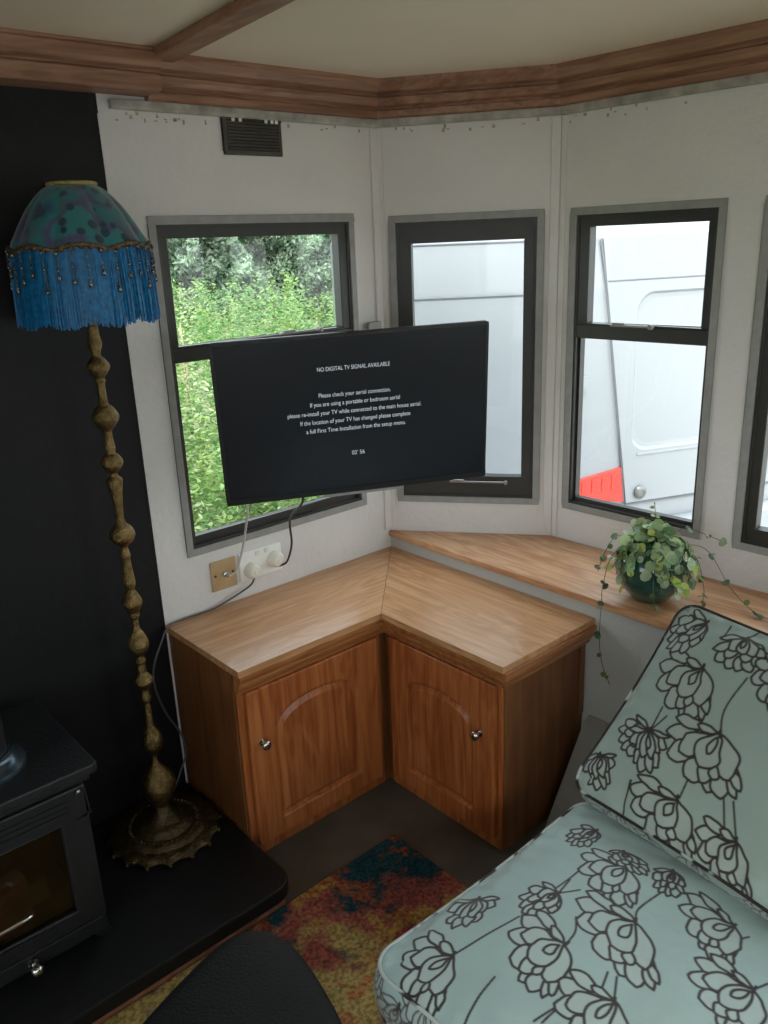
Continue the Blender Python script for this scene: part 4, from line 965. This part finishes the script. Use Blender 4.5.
trail([T0+V(0, -.04, .01), (.16, -1.08, .82), (.15, -1.12, .74), (.12, -1.135, .70), (.09, -1.16, .693)], 6, bright=.5)
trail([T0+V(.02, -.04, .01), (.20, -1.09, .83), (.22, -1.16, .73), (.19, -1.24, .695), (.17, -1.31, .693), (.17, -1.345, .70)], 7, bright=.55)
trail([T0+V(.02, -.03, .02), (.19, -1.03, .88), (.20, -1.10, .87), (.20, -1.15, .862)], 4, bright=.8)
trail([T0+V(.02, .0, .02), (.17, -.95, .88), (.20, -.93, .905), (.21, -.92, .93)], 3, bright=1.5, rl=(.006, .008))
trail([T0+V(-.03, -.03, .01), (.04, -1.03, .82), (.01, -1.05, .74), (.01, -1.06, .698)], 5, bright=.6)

# ------------------------------------------------------------------ van outside
A_ = Vector((1.442, .108, 0)); dr3 = Vector((.9207, -.3903, 0)); nr3 = Vector((.3903, .9207, 0))
FR = lambda s_, z_, d_: tuple(A_+dr3*s_+nr3*d_+Vector((0, 0, z_)))
K = A_+dr3*-.203
ds3 = Vector((.777, -.629, 0)); ns3 = Vector((.629, .777, 0)); FS = lambda s_, z_, d_: tuple(K+ds3*s_+ns3*d_+Vector((0, 0, z_)))
van = thing('parked_van', 'white panel van parked close outside the bay windows', 'van', (2.2, 1.0, -.65))
E1 = K+ds3*-.93; R1 = A_+dr3*1.65
dep = Vector((.60, .80, 0))*4.6
def ring(z_, inset):
    P = [K, R1, R1+dep, E1+dep, E1]; c = sum(P, Vector())/5
    P = [K, R1, R1+dep*1.0, E1+dep, E1]
    return [tuple(c+(p-c)*(1-inset)+Vector((0, 0, z_))) for p in P]
rg = [ring(-.36, .015), ring(-.30, .0), ring(1.655, .0), ring(1.70, .015), ring(1.80, .05), ring(1.87, .12), ring(1.90, .22)]
n = 5; vs = [v for r_ in rg for v in r_]; fs = [tuple(range(n-1, -1, -1)), tuple(range((len(rg)-1)*n, len(rg)*n))]
for i in range(len(rg)-1):
    for j in range(n): fs.append((i*n+j, i*n+(j+1) % n, (i+1)*n+(j+1) % n, (i+1)*n+j))
MB().add(vs, fs).build('body', 'van', van, bevel=.02)
# rear doors with a recess each
def rr2(x0, x1, z0, z1, r_): return rrect(x0, x1, z0, z1, r_, 8)
def arched(x0, x1, z0, z1, slope):
    P = rrect(x0, x1, z0, z1, .075, 8)
    return P
for (o_, rec) in (([(-.030, 1.650), (.160, .40), (.86, .40), (.86, 1.650)], (.165, .82)), ([(.868, 1.64), (.868, .40), (1.58, .40), (1.60, 1.64)], (.91, 1.52))):
    def lp_(i): return rrect(rec[0]+i, rec[1]-i, .66+i, 1.41-i, .09, 8)
    holed_plate('rear_door', o_, [(lp_(0), 0), (lp_(.012), .012), (lp_(.03), .014)], lambda a_, z_, d_: FR(a_, z_, -.022+d_), 'van', van, .021)
m = MB(); m.tube([FR(-.037, 1.645, -.012), FR(.06, 1.16, -.012), FR(.153, .40, -.012)], .0045, 6); m.tube([FR(.004, 1.466, -.0225), FR(.855, 1.466, -.0225)], .0035, 6); m.tube([FR(.875, 1.466, -.0225), FR(1.58, 1.466, -.0225)], .0035, 6); m.tube([FR(.864, 1.64, -.014), FR(.864, .40, -.014)], .004, 6)
m.tube([FR(.16, .392, -.012), FR(1.58, .392, -.012)], .005, 6)
m.build('door_seams', 'van_seam', van)
m = MB(); m.box(.205, .815, .635, .648, -.027, -.020, FR); m.box(.91, 1.52, .635, .648, -.027, -.020, FR); m.build('door_crease', 'van', van, bevel=.003)
MB().lathe([(.032, 0), (.034, .012), (.026, .020), (.016, .022), (.016, .019), (1e-6, .019)], FR(.232, .450, -.022), 24, tuple(-nr3)).build('door_lock', 'lock', van, smooth=True, angle=40)
m = MB(); m.prism([(-.155, .485), (-.200, .50), (-.200, .535), (.140, .585), (.156, .40), (-.10, .455)], -.012, .03, FR)
tag(m.build('tail_light', 'van_light', van, bevel=.004), 'red tail light')
for q_ in range(4): MB().box(-.09+q_*.055, -.05+q_*.055, .475, .535+q_*.006, -.0155, -.011, FR).build('lamp_segment', 'van_light', van, bevel=.003)
m = MB(); m.box(-.125, -.085, .975, 1.05, -.03, 0, FR); m.box(-.118, -.10, .99, 1.035, -.036, -.03, FR); m.build('door_hinge', 'van', van, bevel=.004)
m = MB(); m.prism([(-.20, .30), (1.70, .30), (1.70, .02), (-.20, .02)], -.09, .0, FR); m.build('bumper', 'van', van, bevel=.03)
m = MB(); m.tube([FS(-.93, 1.425, -.002), FS(-.02, 1.425, -.002)], .006, 6); m.tube([FS(-.93, 1.652, -.002), FS(-.02, 1.652, -.002)], .005, 6); m.build('side_bead', 'van_seam', van)
for P in (E1+dep*.2, R1+dep*.2, E1+dep*.82, R1+dep*.82):
    c_ = P+(dep.cross(Vector((0, 0, 1))).normalized())*(.0); MB().lathe([(.20, -.1), (.30, -.1), (.32, -.07), (.32, .07), (.30, .1), (.20, .1)], (c_.x+( .12 if P.x < R1.x+dep.x*.9 and (P-E1).length < (P-R1).length else -.12), c_.y, -.33), 28, tuple(dep.cross(Vector((0, 0, 1))).normalized())).build('wheel', 'tyre', van, smooth=True, angle=40)

# ------------------------------------------------------------------ greenery
gr = MB(); gr.box(-30, 30, -30, 30, -.75, -.65); tag(gr.build('ground', 'earth'), 'rough grassy ground outside', kind='structure')
def leaf_cloud(name, C, D, S, colr, mat='wild'):
    """C (n,3) centres, D (n,3) long directions, S (n,) length"""
    n = len(C); D = D/np.linalg.norm(D, axis=1, keepdims=True); R3 = rng.normal(size=(n, 3)); Wd = np.cross(D, R3); Wd /= np.linalg.norm(Wd, axis=1, keepdims=True)
    l = S[:, None]*.5; w_ = S[:, None]*.19
    P = np.stack([C-D*l, C+Wd*w_, C+D*l, C-Wd*w_], 1).reshape(-1, 3)
    me = bpy.data.meshes.new(name); me.vertices.add(4*n); me.vertices.foreach_set('co', P.reshape(-1).astype(np.float32))
    me.loops.add(4*n); me.loops.foreach_set('vertex_index', np.arange(4*n, dtype=np.int32)); me.polygons.add(n); me.polygons.foreach_set('loop_start', np.arange(0, 4*n, 4, dtype=np.int32))
    me.update(calc_edges=True)
    at = me.color_attributes.new('tint', 'FLOAT_COLOR', 'POINT'); c = np.repeat(np.concatenate([colr, np.ones((n, 1))], 1), 4, 0).astype(np.float32); at.data.foreach_set('color', c.reshape(-1))
    me.materials.append(M[mat]); o = bpy.data.objects.new(name, me); link(o); return o
yd = MB(); yd.box(-30, 30, -30, .9, -.66, -.645); tag(yd.build('ground_bounce', 'yard'), 'pale gravel yard added round the caravan to bounce daylight', kind='structure')  # pale ground added to bounce daylight up to the ceiling
# tall weeds: clumped columns of leaves
def weeds():
    Cs, Ds, Ss, Co = [], [], [], []
    ncl = 2300
    for i in range(ncl):
        y = 1.0+8.0*random.random()**1.2; lo = -1.877+.34*(y+2.1)-.6; hi = -1.877+1.0*(y+2.1)+.6
        x = random.uniform(max(-3, lo), hi)
        if y < 1.9 and x > .1: continue
        # keep clear of the van
        rel = Vector((x, y, 0))-E1
        if x > .2 and rel.dot(Vector((.80, -.60, 0))) > -.15 and y < 6.5: continue
        hgt = (.55+.95*min(1, (y-1.0)/3.2))*random.choice((.6, .75, .85, .95, 1.1, 1.3)); k = int(50+52*hgt)
        z = -.65+hgt*rng.random(k)**.7; rad = (.03+.14*rng.random(k))*(1.25-.9*((z+.65)/hgt)); an = rng.random(k)*2*PI
        Cs.append(np.stack([x+rad*np.cos(an), y+rad*np.sin(an), z], 1)); Ds.append(np.stack([np.cos(an), np.sin(an), rng.uniform(-.5, .7, k)], 1))
        Ss.append(rng.uniform(.025, .07, k)); kind = random.random()
        base = np.array([(.20, .36, .11), (.27, .42, .14), (.44, .50, .27), (.14, .28, .09), (.32, .44, .13)][int(kind*5)])
        Co.append(base*rng.uniform(.7, 1.25, (k, 1)))
    return map(np.concatenate, (Cs, Ds, Ss, Co))
w_ = leaf_cloud('wild_weeds', *weeds()); tag(w_, 'thick light green nettles and weeds outside the left window', 'weeds', kind='stuff')
def hedge():
    n = 120000; x = rng.uniform(1, 10, n); base = 9.7+.25*np.sin(x*1.3)+.2*np.sin(x*3.1+1)
    z = -.65+4.6*rng.random(n)**.9; bulge = .22*np.sin(z*3.3+x*2.4)+.2*np.sin(x*5.3+z*4)+.12*np.sin(x*11-z*9)
    y = base+bulge+np.abs(rng.normal(size=n))*.28
    C = np.stack([x, y, z], 1); D = rng.normal(size=(n, 3)); S = rng.uniform(.07, .15, n)
    lum = .75+.45*np.sin(x*3+z*5)*np.sin(z*7-x*2)+rng.uniform(-.2, .2, n)
    col = np.array([.40, .52, .38])*np.clip(lum, .45, 1.4)[:, None]; return C, D, S, col
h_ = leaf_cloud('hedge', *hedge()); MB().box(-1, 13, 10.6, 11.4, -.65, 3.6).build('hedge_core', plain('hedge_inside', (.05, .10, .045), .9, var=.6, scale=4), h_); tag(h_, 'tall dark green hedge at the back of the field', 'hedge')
# a few pale seed stalks
st_m = plain('dry_stalk', (.45, .40, .24), .8); M['stalk'] = st_m
P0 = [(1.0, 2.6), (1.75, 3.2), (2.2, 3.6), (1.4, 4.1), (3.0, 4.4), (2.6, 5.1), (3.6, 5.4)]
for i, (x, y) in enumerate(P0):
    hgt = random.uniform(1.4, 1.75); m = MB(); b0 = Vector((x, y, -.65)); tip_ = b0+Vector((random.uniform(-.2, .2), random.uniform(-.1, .1), hgt)); m.tube(catmull([b0, (b0+tip_)/2+V(.04, 0, 0), tip_], 5), .006, 5)
    for k in range(70):
        f_ = random.uniform(.62, 1); p_ = b0.lerp(tip_, f_); d_ = Vector((random.uniform(-1, 1), random.uniform(-1, 1), random.uniform(.2, 1)))*.06*(1.25-f_); m.tube([p_, p_+d_], .005, 4)
    tag(m.build('seed_stalk', 'stalk'), 'pale dry seed stalk rising from the weeds outside the left window', 'stalk', group='dry seed stalks among the weeds')

# ------------------------------------------------------------------ light
wd = bpy.data.worlds.new('sky'); SC.world = wd; wd.use_nodes = True; nt = wd.node_tree; bg = nt.nodes['Background']
tc = N(nt, 'ShaderNodeTexCoord'); sx = N(nt, 'ShaderNodeSeparateXYZ'); nt.links.new(tc.outputs['Generated'], sx.inputs[0])
rp = N(nt, 'ShaderNodeValToRGB'); e = rp.color_ramp.elements; e[0].position = .0; e[0].color = (.88, .92, .96, 1); e[1].position = .8; e[1].color = (.80, .90, 1, 1)
nt.links.new(sx.outputs[2], rp.inputs[0]); nt.links.new(rp.outputs[0], bg.inputs[0]); bg.inputs[1].default_value = 1.0
sun = bpy.data.lights.new('sun', 'SUN'); sun.energy = 1.1; sun.angle = math.radians(25); sun.color = (1, .96, .88)
so = bpy.data.objects.new('sun', sun); so.rotation_euler = (math.radians(35), math.radians(-38), 0); COL.objects.link(so)
def portal(fn, h, nsign=1):
    L = bpy.data.lights.new('sky_portal', 'AREA'); L.shape = 'RECTANGLE'; L.size = h[1]-h[0]; L.size_y = h[3]-h[2]; L.cycles.is_portal = True
    o = bpy.data.objects.new('sky_portal', L); c = Vector(fn((h[0]+h[1])/2, (h[2]+h[3])/2, .055)); inn = (Vector(fn(0, 0, -1))-Vector(fn(0, 0, 0)))
    u = Vector(fn(1, 0, 0))-Vector(fn(0, 0, 0)); z = -inn; x = u; y = z.cross(x)
    o.matrix_world = Matrix(((x.x, y.x, z.x, c.x), (x.y, y.y, z.y, c.y), (x.z, y.z, z.z, c.z), (0, 0, 0, 1))); COL.objects.link(o)
for fn, h in ((F1, win1), (F2, win2), (F3, win3), (F3, win4), (F3, win5), (F4, hw4), (F5, back_fill_holes[0]), (F5, back_fill_holes[1]), (F5, back_fill_holes[2]), (F6, (.5, 2.3, .75, 1.88)), (F1, (-3.75, -2.75, .85, 1.80))): portal(fn, h)

# ------------------------------------------------------------------ camera
cd = bpy.data.cameras.new('camera'); co = bpy.data.objects.new('camera', cd); COL.objects.link(co); SC.camera = co
Mc = [[0.745654, -0.665223, -0.038448], [-0.234418, -0.207875, -0.949651], [0.623737, 0.717124, -0.310943]]
r0, r1, r2 = [Vector(v_) for v_ in Mc]
Cc = Vector((-1.8766, -2.1254, 1.6775))
co.matrix_world = Matrix(((r0.x, -r1.x, -r2.x, Cc.x), (r0.y, -r1.y, -r2.y, Cc.y), (r0.z, -r1.z, -r2.z, Cc.z), (0, 0, 0, 1)))
cd.sensor_fit = 'VERTICAL'; cd.sensor_height = 24; cd.sensor_width = 18; cd.lens = 828.84*24/1024; cd.clip_start = .02; cd.clip_end = 200
SC.view_settings.view_transform = 'Standard'; SC.view_settings.look = 'None'; SC.view_settings.gamma = 1; SC.view_settings.use_curve_mapping = False
SC.view_settings.exposure = 2.08
SC.cycles.max_bounces = 10; SC.cycles.diffuse_bounces = 6; SC.cycles.transparent_max_bounces = 12; SC.cycles.caustics_reflective = False; SC.cycles.caustics_refractive = False
